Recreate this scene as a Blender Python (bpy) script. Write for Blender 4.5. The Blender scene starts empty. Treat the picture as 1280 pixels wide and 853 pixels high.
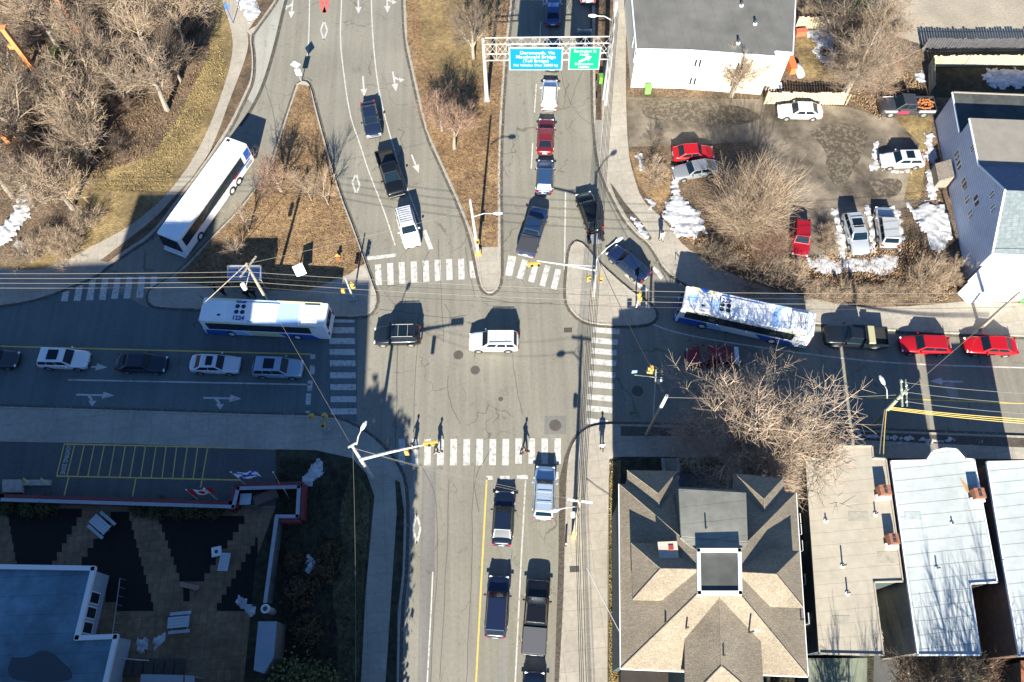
import bpy, bmesh, math, random
from mathutils import Vector, Matrix
R = math.radians
rnd = random.Random(7)
S = bpy.context.scene
C = S.collection
# ---------------------------------------------------------------- camera, sky, sun, exposure
H, F = 70.0, 1010.0
TILT, ROLL = R(25.1569), R(-2.1747)
CM = Matrix.Rotation(TILT, 3, 'X') @ Matrix.Rotation(ROLL, 3, 'Z')
cam = bpy.data.objects.new('camera', bpy.data.cameras.new('camera'))
C.objects.link(cam)
cam.matrix_world = Matrix.Translation((0, 0, H)) @ CM.to_4x4()
cam.data.sensor_width = 36
cam.data.lens = F / 1280 * 36
cam.data.clip_end = 2000
S.camera = cam
SUN_EL, SUN_AZ = 27.5, 6.3            # shadows run to azimuth SUN_AZ (clockwise from +Y)
world = bpy.data.worlds.new("World"); S.world = world; world.use_nodes = True
nt = world.node_tree; nt.nodes.clear()
sky = nt.nodes.new('ShaderNodeTexSky'); sky.sky_type = 'NISHITA'; sky.sun_disc = False
sky.sun_elevation = R(SUN_EL); sky.sun_rotation = R(180 + SUN_AZ)
sky.ozone_density = 8; sky.air_density = 1.0; sky.dust_density = 0.0
bg = nt.nodes.new('ShaderNodeBackground'); bg.inputs['Strength'].default_value = 0.066
wo = nt.nodes.new('ShaderNodeOutputWorld')
nt.links.new(sky.outputs[0], bg.inputs[0]); nt.links.new(bg.outputs[0], wo.inputs[0])
sl = bpy.data.lights.new('sun', 'SUN'); sl.energy = 5.0; sl.angle = R(0.5); sl.color = (1.0, 0.95, 0.83)
so = bpy.data.objects.new('sun', sl); C.objects.link(so)
sdir = Vector((math.sin(R(SUN_AZ)) * math.cos(R(SUN_EL)), math.cos(R(SUN_AZ)) * math.cos(R(SUN_EL)), -math.sin(R(SUN_EL))))
so.rotation_euler = sdir.to_track_quat('-Z', 'Y').to_euler()
S.view_settings.view_transform = 'Standard'; S.view_settings.look = 'None'
S.view_settings.exposure = 1.53; S.view_settings.gamma = 1; S.view_settings.use_curve_mapping = False

# ---------------------------------------------------------------- helpers
def G(px, py, z=0.0):
    d = CM @ Vector((px - 640, -(py - 426.5), -F)); k = (H - z) / -d.z
    return Vector((d.x * k, d.y * k, z))
def tag(o, label=None, cat=None, group=None, kind=None):
    if label: o['label'] = label
    if cat: o['category'] = cat
    if group: o['group'] = group
    if kind: o['kind'] = kind
    return o
def empty(name, loc, rz=0, label=None, cat=None, group=None):
    o = bpy.data.objects.new(name, None); C.objects.link(o); o.location = loc; o.rotation_euler = (0, 0, rz)
    o.empty_display_size = .3
    return tag(o, label, cat, group)
class MB:
    def __init__(s): s.v = []; s.f = []; s.mi = []
    def add(s, vs, fs, mi=0):
        n = len(s.v); s.v += [tuple(v) for v in vs]; s.f += [tuple(i + n for i in f) for f in fs]; s.mi += [mi] * len(fs); return s
    def box(s, c, d, rz=0, mi=0, taper=1.0):
        cx, cy, cz = c; a, b, h = d[0] / 2, d[1] / 2, d[2] / 2; vs = []
        for z, k in ((-h, 1), (h, taper)):
            for x, y in ((-a, -b), (a, -b), (a, b), (-a, b)):
                x *= k; y *= k
                vs.append((cx + x * math.cos(rz) - y * math.sin(rz), cy + x * math.sin(rz) + y * math.cos(rz), cz + z))
        return s.add(vs, [(3, 2, 1, 0), (4, 5, 6, 7), (0, 1, 5, 4), (1, 2, 6, 5), (2, 3, 7, 6), (3, 0, 4, 7)], mi)
    def hexa(s, b, t, mi=0):       # 4 bottom + 4 top points, ccw from above
        return s.add(list(b) + list(t), [(3, 2, 1, 0), (4, 5, 6, 7), (0, 1, 5, 4), (1, 2, 6, 5), (2, 3, 7, 6), (3, 0, 4, 7)], mi)
    def prism(s, pts, z0, z1, mi=0):
        pts = [(p[0], p[1]) for p in pts]
        if sum(pts[i - 1][0] * pts[i][1] - pts[i][0] * pts[i - 1][1] for i in range(len(pts))) < 0: pts = pts[::-1]
        n = len(pts); vs = [(x, y, z0) for x, y in pts] + [(x, y, z1) for x, y in pts]
        fs = [tuple(range(n, 2 * n)), tuple(range(n - 1, -1, -1))] + [(i, (i + 1) % n, n + (i + 1) % n, n + i) for i in range(n)]
        return s.add(vs, fs, mi)
    def sheet(s, pts, z, mi=0):
        pts = [(p[0], p[1]) for p in pts]
        if sum(pts[i - 1][0] * pts[i][1] - pts[i][0] * pts[i - 1][1] for i in range(len(pts))) < 0: pts = pts[::-1]
        return s.add([(x, y, z) for x, y in pts], [tuple(range(len(pts)))], mi)
    def quad(s, a, b, c, d, mi=0): return s.add([a, b, c, d], [(0, 1, 2, 3)], mi)
    def panel(s, a, b, c, d, n, t=.015, mi=0):     # thin slab standing proud of a face with outward normal n
        n = Vector(n).normalized(); q = [Vector(p) for p in (a, b, c, d)]
        return s.hexa([p - n * .01 for p in q], [p + n * t for p in q], mi)
    def tube(s, pts, rs, n=6, mi=0, cap=True):
        pts = [Vector(p) for p in pts]
        if not isinstance(rs, (list, tuple)): rs = [rs] * len(pts)
        base = len(s.v); up = None
        for i, p in enumerate(pts):
            d = (pts[min(i + 1, len(pts) - 1)] - pts[max(i - 1, 0)])
            if d.length < 1e-9: d = Vector((0, 0, 1))
            d.normalize()
            if up is None: up = Vector((0, 0, 1)) if abs(d.z) < .9 else Vector((1, 0, 0))
            x = d.cross(up).normalized(); y = d.cross(x)
            up = -y if y.length > 0 else up
            for k in range(n):
                a = 2 * math.pi * k / n; q = p + (x * math.cos(a) + y * math.sin(a)) * rs[i]; s.v.append(tuple(q))
        for i in range(len(pts) - 1):
            for k in range(n):
                s.f.append((base + i * n + k, base + i * n + (k + 1) % n, base + (i + 1) * n + (k + 1) % n, base + (i + 1) * n + k)); s.mi.append(mi)
        if cap:
            s.f.append(tuple(base + k for k in range(n - 1, -1, -1))); s.mi.append(mi)
            e = base + (len(pts) - 1) * n; s.f.append(tuple(e + k for k in range(n))); s.mi.append(mi)
        return s
    def cyl(s, c, r, h, n=16, mi=0, r2=None): return s.tube([c, (c[0], c[1], c[2] + h)], [r, r if r2 is None else r2], n, mi)
    def sphere(s, c, r, n=8, mi=0, sz=1.0):
        m = n // 2 + 1; pts = []; rs = []
        for i in range(m + 1):
            a = math.pi * i / m; pts.append((c[0], c[1], c[2] - math.cos(a) * r * sz)); rs.append(max(math.sin(a) * r, .001))
        return s.tube(pts, rs, n, mi)
    def mesh(s, name, mats):
        me = bpy.data.meshes.new(name); me.from_pydata(s.v, [], s.f)
        for m in (mats if isinstance(mats, (list, tuple)) else [mats]): me.materials.append(m)
        if any(s.mi): me.polygons.foreach_set('material_index', s.mi)
        me.update(); return me
    def build(s, name, mats, parent=None, smooth=False, bevel=0, seg=2, sub=0, fix=False):
        me = s.mesh(name, mats)
        if fix:
            bm = bmesh.new(); bm.from_mesh(me); bmesh.ops.recalc_face_normals(bm, faces=bm.faces); bm.to_mesh(me); bm.free()
        if smooth: me.polygons.foreach_set('use_smooth', [True] * len(me.polygons))
        o = bpy.data.objects.new(name, me); C.objects.link(o)
        if parent: o.parent = parent
        if bevel:
            b = o.modifiers.new('bevel', 'BEVEL'); b.width = bevel; b.segments = seg; b.limit_method = 'ANGLE'
        if sub:
            b = o.modifiers.new('sub', 'SUBSURF'); b.levels = sub; b.render_levels = sub
        return o
def copy_tree(o, parent=None):
    c = o.copy(); C.objects.link(c)
    if parent: c.parent = parent
    for ch in [x for x in o.children]: copy_tree(ch, c)
    return c

# ---------------------------------------------------------------- materials
def mat(name, col, rough=.8, var=0.0, vs=1.0, metal=0.0, bump=0.0, bs=20.0, col2=None, spec=.5, coat=0, v2=0, v2s=.15, coords='Object'):
    m = bpy.data.materials.new(name); m.use_nodes = True; n = m.node_tree; b = n.nodes['Principled BSDF']
    b.inputs['Roughness'].default_value = rough; b.inputs['Metallic'].default_value = metal
    b.inputs['Specular IOR Level'].default_value = spec
    if coat: b.inputs['Coat Weight'].default_value = coat; b.inputs['Coat Roughness'].default_value = .05
    b.inputs['Base Color'].default_value = (*col, 1)
    if var or col2 or bump or v2:
        tc = n.nodes.new('ShaderNodeTexCoord'); tex = n.nodes.new('ShaderNodeTexNoise')
        tex.inputs['Scale'].default_value = vs; tex.inputs['Detail'].default_value = 8; tex.inputs['Roughness'].default_value = .65
        n.links.new(tc.outputs[coords], tex.inputs['Vector'])
        c2 = col2 if col2 else tuple(max(0, c * (1 - var)) for c in col)
        c1 = col if col2 else tuple(c * (1 + var * .6) for c in col)
        ramp = n.nodes.new('ShaderNodeValToRGB'); ramp.color_ramp.elements[0].position = .36; ramp.color_ramp.elements[1].position = .64
        ramp.color_ramp.elements[0].color = (*c2, 1); ramp.color_ramp.elements[1].color = (*c1, 1)
        n.links.new(tex.outputs['Fac'], ramp.inputs[0]); out = ramp.outputs[0]
        if v2:
            t2 = n.nodes.new('ShaderNodeTexNoise'); t2.inputs['Scale'].default_value = v2s; t2.inputs['Detail'].default_value = 5
            n.links.new(tc.outputs[coords], t2.inputs['Vector'])
            mr = n.nodes.new('ShaderNodeMapRange'); mr.inputs[1].default_value = .35; mr.inputs[2].default_value = .65
            mr.inputs[3].default_value = 1 - v2; mr.inputs[4].default_value = 1 + v2 * .7
            n.links.new(t2.outputs['Fac'], mr.inputs[0])
            mx = n.nodes.new('ShaderNodeVectorMath'); mx.operation = 'SCALE'
            n.links.new(out, mx.inputs[0]); n.links.new(mr.outputs[0], mx.inputs['Scale']); out = mx.outputs[0]
        n.links.new(out, b.inputs['Base Color'])
        if bump:
            t3 = n.nodes.new('ShaderNodeTexNoise'); t3.inputs['Scale'].default_value = bs; t3.inputs['Detail'].default_value = 5
            n.links.new(tc.outputs[coords], t3.inputs['Vector'])
            bp = n.nodes.new('ShaderNodeBump'); bp.inputs['Strength'].default_value = bump; bp.inputs['Distance'].default_value = .1
            n.links.new(t3.outputs['Fac'], bp.inputs['Height']); n.links.new(bp.outputs[0], b.inputs['Normal'])
    return m
def lines_mat(m, sx, sy, width, dark, rz=0, offset=0.0, amount=1.0, vert=False):
    """joint lines (brick texture) multiplied over an existing material's colour"""
    n = m.node_tree; b = n.nodes['Principled BSDF']
    tc = n.nodes.new('ShaderNodeTexCoord'); mp = n.nodes.new('ShaderNodeMapping'); mp.inputs['Rotation'].default_value = (0, 0, rz)
    n.links.new(tc.outputs['Object'], mp.inputs[0])
    if max(sx, sy) > 25:      # parallel seams only
        sp = n.nodes.new('ShaderNodeSeparateXYZ'); n.links.new(mp.outputs[0], sp.inputs[0]); st_ = min(sx, sy)
        wb_ = n.nodes.new('ShaderNodeTexNoise'); wb_.inputs['Scale'].default_value = .8; n.links.new(mp.outputs[0], wb_.inputs['Vector'])
        m1 = n.nodes.new('ShaderNodeMath'); m1.operation = 'MULTIPLY_ADD'; m1.inputs[1].default_value = .12; n.links.new(wb_.outputs['Fac'], m1.inputs[0]); n.links.new(sp.outputs[2 if vert else 1 if sy < sx else 0], m1.inputs[2]); m1.inputs[1].default_value = 0 if vert else .12
        m2 = n.nodes.new('ShaderNodeMath'); m2.operation = 'DIVIDE'; m2.inputs[1].default_value = st_; n.links.new(m1.outputs[0], m2.inputs[0])
        m3 = n.nodes.new('ShaderNodeMath'); m3.operation = 'FRACT'; n.links.new(m2.outputs[0], m3.inputs[0])
        br = n.nodes.new('ShaderNodeValToRGB'); w_ = width / st_ * 1.4; br.color_ramp.elements[0].position = w_; br.color_ramp.elements[1].position = w_ * 1.8
        br.color_ramp.elements[0].color = (dark,) * 3 + (1,); br.color_ramp.elements[1].color = (1, 1, 1, 1); n.links.new(m3.outputs[0], br.inputs[0])
    else:
        br = n.nodes.new('ShaderNodeTexBrick'); br.offset = offset; br.inputs['Scale'].default_value = 1.0
        br.inputs['Brick Width'].default_value = sx; br.inputs['Row Height'].default_value = sy; br.inputs['Mortar Size'].default_value = width
        br.inputs['Mortar Smooth'].default_value = .3
        br.inputs['Color1'].default_value = (1, 1, 1, 1); br.inputs['Color2'].default_value = (1 - .18 * amount,) * 3 + (1,); br.inputs['Mortar'].default_value = (dark,) * 3 + (1,)
        n.links.new(mp.outputs[0], br.inputs['Vector'])
    mx = n.nodes.new('ShaderNodeMix'); mx.data_type = 'RGBA'; mx.blend_type = 'MULTIPLY'; mx.inputs[0].default_value = 1
    src = b.inputs['Base Color'].links[0].from_socket if b.inputs['Base Color'].links else None
    if src: n.links.new(src, mx.inputs[6])
    else: mx.inputs[6].default_value = b.inputs['Base Color'].default_value
    n.links.new(br.outputs['Color'], mx.inputs[7]); n.links.new(mx.outputs[2], b.inputs['Base Color'])
    return m
def asphalt(name, base, crack=True, track=(0, 0), warm=1.0):
    m = mat(name, base, .92, .09, 3.5, bump=.2, bs=12, v2=.11, v2s=.12, spec=.3)
    n = m.node_tree; b = n.nodes['Principled BSDF']; src = b.inputs['Base Color'].links[0].from_socket
    tc = n.nodes.new('ShaderNodeTexCoord')
    def mul(src, sock):
        mx = n.nodes.new('ShaderNodeMix'); mx.data_type = 'RGBA'; mx.blend_type = 'MULTIPLY'; mx.inputs[0].default_value = 1
        n.links.new(src, mx.inputs[6]); n.links.new(sock, mx.inputs[7]); return mx.outputs[2]
    # long streaks along the driving direction
    for rz, sc in (((track[0]), (1.6, .045, 1)),):
        mp = n.nodes.new('ShaderNodeMapping'); mp.inputs['Rotation'].default_value = (0, 0, rz); mp.inputs['Scale'].default_value = sc
        t = n.nodes.new('ShaderNodeTexNoise'); t.inputs['Scale'].default_value = 1; t.inputs['Detail'].default_value = 4
        n.links.new(tc.outputs['Object'], mp.inputs[0]); n.links.new(mp.outputs[0], t.inputs['Vector'])
        r = n.nodes.new('ShaderNodeValToRGB'); r.color_ramp.elements[0].position = .35; r.color_ramp.elements[1].position = .62
        r.color_ramp.elements[0].color = (.90, .90, .895, 1); r.color_ramp.elements[1].color = (1.05, 1.05, 1.04, 1)
        n.links.new(t.outputs['Fac'], r.inputs[0]); src = mul(src, r.outputs[0])
    # dark blotches and fine grit
    t = n.nodes.new('ShaderNodeTexNoise'); t.inputs['Scale'].default_value = .7; t.inputs['Detail'].default_value = 9; t.inputs['Roughness'].default_value = .75
    n.links.new(tc.outputs['Object'], t.inputs['Vector'])
    r = n.nodes.new('ShaderNodeValToRGB'); r.color_ramp.elements[0].position = .30; r.color_ramp.elements[1].position = .42
    r.color_ramp.elements[0].color = (.6, .59, .57, 1); r.color_ramp.elements[1].color = (1, 1, 1, 1)
    n.links.new(t.outputs['Fac'], r.inputs[0]); src = mul(src, r.outputs[0])
    if crack:
        for sc, seed, wd in ((.11, 0, .006), (.23, 5, .008)):
            wn = n.nodes.new('ShaderNodeTexNoise'); wn.inputs['Scale'].default_value = .5; wn.inputs['Detail'].default_value = 6
            n.links.new(tc.outputs['Object'], wn.inputs['Vector'])
            ad = n.nodes.new('ShaderNodeVectorMath'); ad.operation = 'MULTIPLY_ADD'; ad.inputs[1].default_value = (2.6, 2.6, 0); ad.inputs[2].default_value = (seed, seed, 0)
            n.links.new(wn.outputs['Color'], ad.inputs[0])
            a2 = n.nodes.new('ShaderNodeVectorMath'); a2.operation = 'ADD'
            n.links.new(ad.outputs[0], a2.inputs[0]); n.links.new(tc.outputs['Object'], a2.inputs[1])
            vo = n.nodes.new('ShaderNodeTexVoronoi'); vo.feature = 'DISTANCE_TO_EDGE'; vo.inputs['Scale'].default_value = sc
            n.links.new(a2.outputs[0], vo.inputs['Vector'])
            r = n.nodes.new('ShaderNodeValToRGB'); r.color_ramp.elements[0].position = wd * .6; r.color_ramp.elements[1].position = wd
            r.color_ramp.elements[0].color = (.62, .60, .56, 1); r.color_ramp.elements[1].color = (1, 1, 1, 1)
            n.links.new(vo.outputs['Distance'], r.inputs[0])
            # only where a mask says so
            mk = n.nodes.new('ShaderNodeTexNoise'); mk.inputs['Scale'].default_value = .14 + seed * .01
            n.links.new(a2.outputs[0], mk.inputs['Vector'])
            mr = n.nodes.new('ShaderNodeValToRGB'); mr.color_ramp.elements[0].position = .53; mr.color_ramp.elements[1].position = .58
            n.links.new(mk.outputs['Fac'], mr.inputs[0])
            mx = n.nodes.new('ShaderNodeMix'); mx.data_type = 'RGBA'; mx.inputs[6].default_value = (1, 1, 1, 1)
            n.links.new(mr.outputs[0], mx.inputs[0]); n.links.new(r.outputs[0], mx.inputs[7])
            src = mul(src, mx.outputs[2])
    n.links.new(src, b.inputs['Base Color']); return m
def worn(name, col, under, pos=.40):
    m = mat(name, col, .7, .12, 4); n = m.node_tree; b = n.nodes['Principled BSDF']; src = b.inputs['Base Color'].links[0].from_socket
    tc = n.nodes.new('ShaderNodeTexCoord'); t = n.nodes.new('ShaderNodeTexNoise'); t.inputs['Scale'].default_value = 2.6; t.inputs['Detail'].default_value = 10; t.inputs['Roughness'].default_value = .8
    n.links.new(tc.outputs['Object'], t.inputs['Vector'])
    r = n.nodes.new('ShaderNodeValToRGB'); r.color_ramp.elements[0].position = pos - .05; r.color_ramp.elements[1].position = pos
    n.links.new(t.outputs['Fac'], r.inputs[0])
    mx = n.nodes.new('ShaderNodeMix'); mx.data_type = 'RGBA'; mx.inputs[6].default_value = (*under, 1)
    n.links.new(r.outputs[0], mx.inputs[0]); n.links.new(src, mx.inputs[7]); n.links.new(mx.outputs[2], b.inputs['Base Color']); return m
AS = (.222, .207, .168)
M = {}
M['asphalt'] = asphalt('road_asphalt', AS)
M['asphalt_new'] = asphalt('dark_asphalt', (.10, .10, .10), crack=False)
M['lot'] = mat('muddy_lot', (.25, .205, .15), .6, .35, .28, bump=.4, bs=6, v2=.4, v2s=.16, col2=(.065, .052, .036))
M['gravel'] = mat('gravel', (.34, .29, .22), .95, .2, 5, bump=.5, bs=10, v2=.15, v2s=.2)
M['walk'] = lines_mat(mat('sidewalk_concrete', (.36, .32, .26), .9, .12, 2.5, bump=.15, bs=20, v2=.12, v2s=.3), 1.75, 1.55, .018, .62, R(-4), amount=.25)
M['kerb'] = mat('kerb_concrete', (.34, .31, .26), .9, .25, 3)
M['dirt'] = mat('bare_dirt', (.13, .085, .05), .95, .4, 2.5, bump=.8, bs=5, v2=.35, v2s=.4)
M['mud'] = mat('wet_mud', (.085, .068, .05), .6, .35, 3, bump=.6, bs=6)
M['grass'] = mat('dormant_grass', (.285, .21, .09), .95, .3, 2.5, bump=1, bs=9, v2=.38, v2s=.3, col2=(.15, .10, .045))
M['grass_brown'] = mat('brown_grass', (.31, .20, .095), .95, .3, 3, bump=1, bs=8, v2=.3, v2s=.3, col2=(.11, .065, .035))
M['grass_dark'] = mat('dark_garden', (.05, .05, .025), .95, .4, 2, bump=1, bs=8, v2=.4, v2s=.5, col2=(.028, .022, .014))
M['litter'] = mat('leaf_litter', (.21, .14, .085), .95, .4, 5, bump=1, bs=7, v2=.4, v2s=.4, col2=(.05, .035, .022))
M['white_paint'] = worn('white_road_paint', (.50, .485, .445), (.26, .25, .22), .475)
M['yellow_paint'] = worn('yellow_road_paint', (.62, .43, .10), (.26, .24, .19), .40)
M['red_paint'] = worn('red_road_paint', (.5, .12, .10), (.3, .25, .22), .43)
M['grime'] = worn('gutter_grime', (.085, .073, .056), (.19, .175, .145), .47)
M['crack'] = mat('crack_seal', (.085, .08, .07), .8)
M['iron'] = mat('cast_iron', (.09, .075, .06), .6, .3, 8)
M['snow'] = mat('old_snow', (.50, .50, .505), .8, .3, 2.2, bump=.5, bs=4, v2=.18, v2s=.8)
M['bark'] = mat('grey_bark', (.27, .235, .19), .9, .3, 6)
M['twig'] = mat('bare_twigs', (.27, .205, .145), .9, .3, 1.2)
M['twig_red'] = mat('reddish_twigs', (.27, .175, .12), .9, .3, 1.2)
M['twig_pink'] = mat('pinkish_twigs', (.36, .275, .20), .9, .25, 1.2)
M['limb'] = mat('pale_limbs', (.36, .305, .235), .9, .3, 2)
M['twig_tan'] = mat('tan_twigs', (.34, .255, .175), .9, .3, 1.2)
M['twig_dark'] = mat('dark_twigs', (.15, .115, .085), .9, .3, 1.2)
M['leaf'] = mat('evergreen_leaf', (.05, .065, .02), .7, .5, 1.5, col2=(.13, .14, .04))
M['conifer'] = mat('conifer_needle', (.035, .06, .025), .8, .4, 2)
M['white_metal'] = mat('pale_galvanised', (.46, .455, .43), .5, .12, 3)
M['grey_metal'] = mat('grey_metal', (.32, .32, .31), .5, .2, 3)
M['dark_metal'] = mat('dark_metal', (.05, .05, .05), .5)
M['wood_pole'] = mat('weathered_pole', (.36, .31, .24), .9, .3, 5)
M['green_pole'] = mat('greenish_pole', (.30, .34, .24), .9, .25, 3)
M['cable'] = mat('black_cable', (.03, .03, .03), .7)
M['cable_pale'] = mat('pale_cable', (.20, .185, .155), .6)
M['cable_yellow'] = mat('yellow_cable_guard', (.62, .46, .12), .6)
M['signal_yellow'] = mat('signal_yellow', (.50, .33, .07), .5)
M['glass'] = mat('dark_glass', (.02, .03, .04), .12, spec=.6)
M['autoglass'] = mat('car_glass', (.006, .014, .022), .12, spec=.35)
M['rubber'] = mat('tyre_rubber', (.02, .02, .02), .85)
M['rim'] = mat('wheel_rim', (.42, .42, .42), .35, metal=.6)
M['headlamp'] = mat('headlamp', (.75, .77, .78), .15)
M['taillamp'] = mat('taillamp', (.45, .01, .01), .25)
M['plate'] = mat('number_plate', (.7, .7, .7), .5)
M['trim'] = mat('black_trim', (.025, .025, .025), .6)
M['orange'] = mat('orange_painted_steel', (.62, .23, .08), .6, .12, 2)
M['brick'] = lines_mat(mat('red_brick', (.36, .15, .09), .9, .25, 5), .22, .075, .01, .6)
M['skin'] = mat('skin', (.5, .3, .22), .6)
M['hair'] = mat('hair', (.03, .02, .015), .7)
PM = {}
def paint(c, metal=.25):
    k = tuple(c)
    if k not in PM: PM[k] = mat('car_paint', c, .32, metal=metal, coat=.6, spec=.5)
    return PM[k]

# ---------------------------------------------------------------- ground
def struct(o): o['kind'] = 'structure'; return o
def slab(name, pts, m, z1, z0=-.1, bevel=0):
    return struct(MB().prism([G(x, y, z1) for x, y in pts], z0, z1).build(name, m))
def flat(name, pts, m, z): return struct(MB().sheet([G(x, y, z) for x, y in pts], z).build(name, m))
def ribbon_pts(p, w):
    out_l, out_r = [], []
    for i in range(len(p)):
        a = p[max(i - 1, 0)]; b = p[min(i + 1, len(p) - 1)]; d = Vector((b[0] - a[0], b[1] - a[1])).normalized(); nrm = Vector((-d.y, d.x)) * w / 2
        out_l.append((p[i][0] + nrm.x, p[i][1] + nrm.y)); out_r.append((p[i][0] - nrm.x, p[i][1] - nrm.y))
    return out_l, out_r
def ribbon(mb, pxs, w, z, z0=None, world=False):
    p = pxs if world else [G(x, y, z) for x, y in pxs]; l, r = ribbon_pts(p, w)
    for i in range(len(p) - 1):
        q = [r[i], r[i + 1], l[i + 1], l[i]]
        if z0 is None: mb.sheet(q, z)
        else: mb.prism(q, z0, z)
    return mb
def smooth(p, it=2):
    for _ in range(it):
        q = [p[0]]
        for a, b in zip(p, p[1:]): q += [(a[0] * .75 + b[0] * .25, a[1] * .75 + b[1] * .25), (a[0] * .25 + b[0] * .75, a[1] * .25 + b[1] * .75)]
        p = q + [p[-1]]
    return p
def kerb(pts, w=.16, h=.15, it=1, grime=.75): 
    p = [G(x, y, h) for x, y in smooth(pts, it)]; l, r = ribbon_pts(p, w); n = len(p); mb = MB()
    vs = [(x, y, -.05) for x, y in r] + [(x, y, -.05) for x, y in l] + [(x, y, h) for x, y in r] + [(x, y, h) for x, y in l]; fs = []
    for i in range(n - 1):
        fs += [(2 * n + i, 2 * n + i + 1, 3 * n + i + 1, 3 * n + i), (i, i + 1, 2 * n + i + 1, 2 * n + i), (n + i + 1, n + i, 3 * n + i, 3 * n + i + 1)]
    fs += [(0, 2 * n, 3 * n, n), (n - 1, 2 * n - 1, 4 * n - 1, 3 * n - 1)]
    mb.add(vs, fs)
    if grime: struct(ribbon(MB(), list(zip([q_.x for q_ in p], [q_.y for q_ in p])), grime, .0075, world=True).build('gutter', M['grime']))
    return struct(mb.build('kerb', M['kerb'], fix=True))

struct(MB().sheet([(-320, -120), (320, -120), (320, 420), (-320, 420)], -.12).build('ground', M['dirt']))
struct(MB().sheet([(-75, -6), (70, -6), (70, 105), (-75, 105)], 0).build('road', M['asphalt']))

# north-west verge: wood, lawn, curved footpath
W_KERB = [(-60, 386), (0, 381), (47, 373), (85, 358), (120, 343), (136, 330), (160, 313), (192, 293), (230, 240), (262, 195), (287, 160), (306, 120), (315, 100), (316, 70), (312, 45), (320, 34), (345, 0), (360, -30)]
GRASS_W = [(-60, 338), (0, 335), (50, 338), (80, 326), (105, 313), (150, 290), (175, 273), (207, 245), (232, 213), (250, 183), (265, 150), (280, 108), (290, 72), (291, 45), (277, 0), (270, -30)]
W_KERB = smooth(W_KERB, 2); GRASS_W = smooth(GRASS_W, 2)
slab('sidewalk', [(-60, 300), (40, 290), (150, 200), (240, 60), (260, -30)] + [(360, -30)] + W_KERB[::-1], M['walk'], .12)
PATH_R = smooth([(125, 326), (162, 298), (197, 270), (220, 243), (250, 213), (260, 195), (275, 160), (287, 125), (304, 82), (311, 57), (309, 40)], 2)
KIN = smooth([(313, 45), (315, 70), (314, 98), (305, 118), (285, 159), (261, 193), (229, 238), (190, 291), (158, 311), (135, 328)], 2)
flat('planting_strip', PATH_R + KIN, M['dirt'], .126)
slab('lawn', GRASS_W + [(-60, -30)], M['grass'], .15)
flat('woodland_floor', [(-60, 240), (0, 250), (60, 230), (125, 215), (190, 195), (222, 150), (240, 110), (262, 70), (262, 20), (255, -30), (-60, -30)], M['litter'], .156)
flat('woodland_floor', [(-60, 345), (0, 330), (45, 325), (85, 300), (105, 260), (60, 235), (-60, 245)], M['litter'], .157)
kerb(W_KERB, it=0)
flat('shoulder', [(316, 40), (322, 33), (346, -1), (362, -32), (372, -32), (358, 2), (347, 50), (333, 98), (318, 132), (308, 122), (316, 98)], asphalt('pale_shoulder', (.33, .315, .275), False), .004)
struct(ribbon(MB(), smooth([(368, -30), (357, 0), (346, 50), (332, 100), (317, 133), (300, 158)], 2), .4, .0095).build('gutter', mat('gutter_grime', (.075, .068, .055), .9, .4, 2)))
flat('verge', [(310, 38), (321, 32), (344, -1), (352, -30), (322, -30), (320, 0), (326, 15)], M['dirt'], .129)

# long traffic island with the bus stop
IS_L = [(372, 105), (357, 150), (337, 213), (300, 262), (262, 300), (235, 330), (217, 345), (205, 353), (190, 362), (185, 370), (188, 379), (197, 383), (250, 385), (330, 390), (405, 394), (455, 395), (466, 387), (471, 373), (464, 353), (457, 333), (442, 288), (425, 245), (412, 202), (395, 140), (387, 107), (380, 101), (372, 105)]
slab('sidewalk', IS_L, M['walk'], .12)
slab('lawn', [(373, 106), (387, 108), (394, 140), (411, 202), (424, 245), (441, 288), (456, 330), (447, 335), (436, 343), (410, 353), (384, 363), (350, 363), (264, 358), (225, 352), (219, 345), (236, 331), (263, 301), (301, 262), (338, 214), (358, 150)], M['grass_brown'], .15)
kerb(IS_L)
# narrow island between ramp and main road
IM = [(503, -30), (505, 0), (507, 50), (515, 87), (532, 162), (555, 213), (572, 250), (587, 288), (594, 318), (600, 350), (604, 361), (612, 366), (620, 362), (625, 350), (625, 320), (624, 213), (626, 150), (631, 75), (640, 0), (642, -30)]
slab('sidewalk', IM, M['walk'], .12)
slab('lawn', [(505, -30), (507, 0), (509, 50), (517, 87), (534, 162), (557, 213), (574, 250), (589, 288), (597, 309), (622, 309), (622, 213), (624, 150), (629, 75), (638, 0), (640, -30)], M['grass_brown'], .15)
flat('lawn_patch', [(520, -30), (522, 20), (530, 70), (548, 95), (600, 100), (610, 60), (622, -30)], M['grass'], .156)
kerb(IM)
# corner island with the signal mast
IC = [(720, 302), (713, 310), (710, 338), (708, 365), (711, 383), (725, 398), (742, 404), (775, 406), (806, 405), (819, 399), (819, 388), (802, 373), (785, 362), (747, 328), (729, 305), (720, 302)]
slab('sidewalk', IC, M['walk'], .12); kerb(IC)
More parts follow.
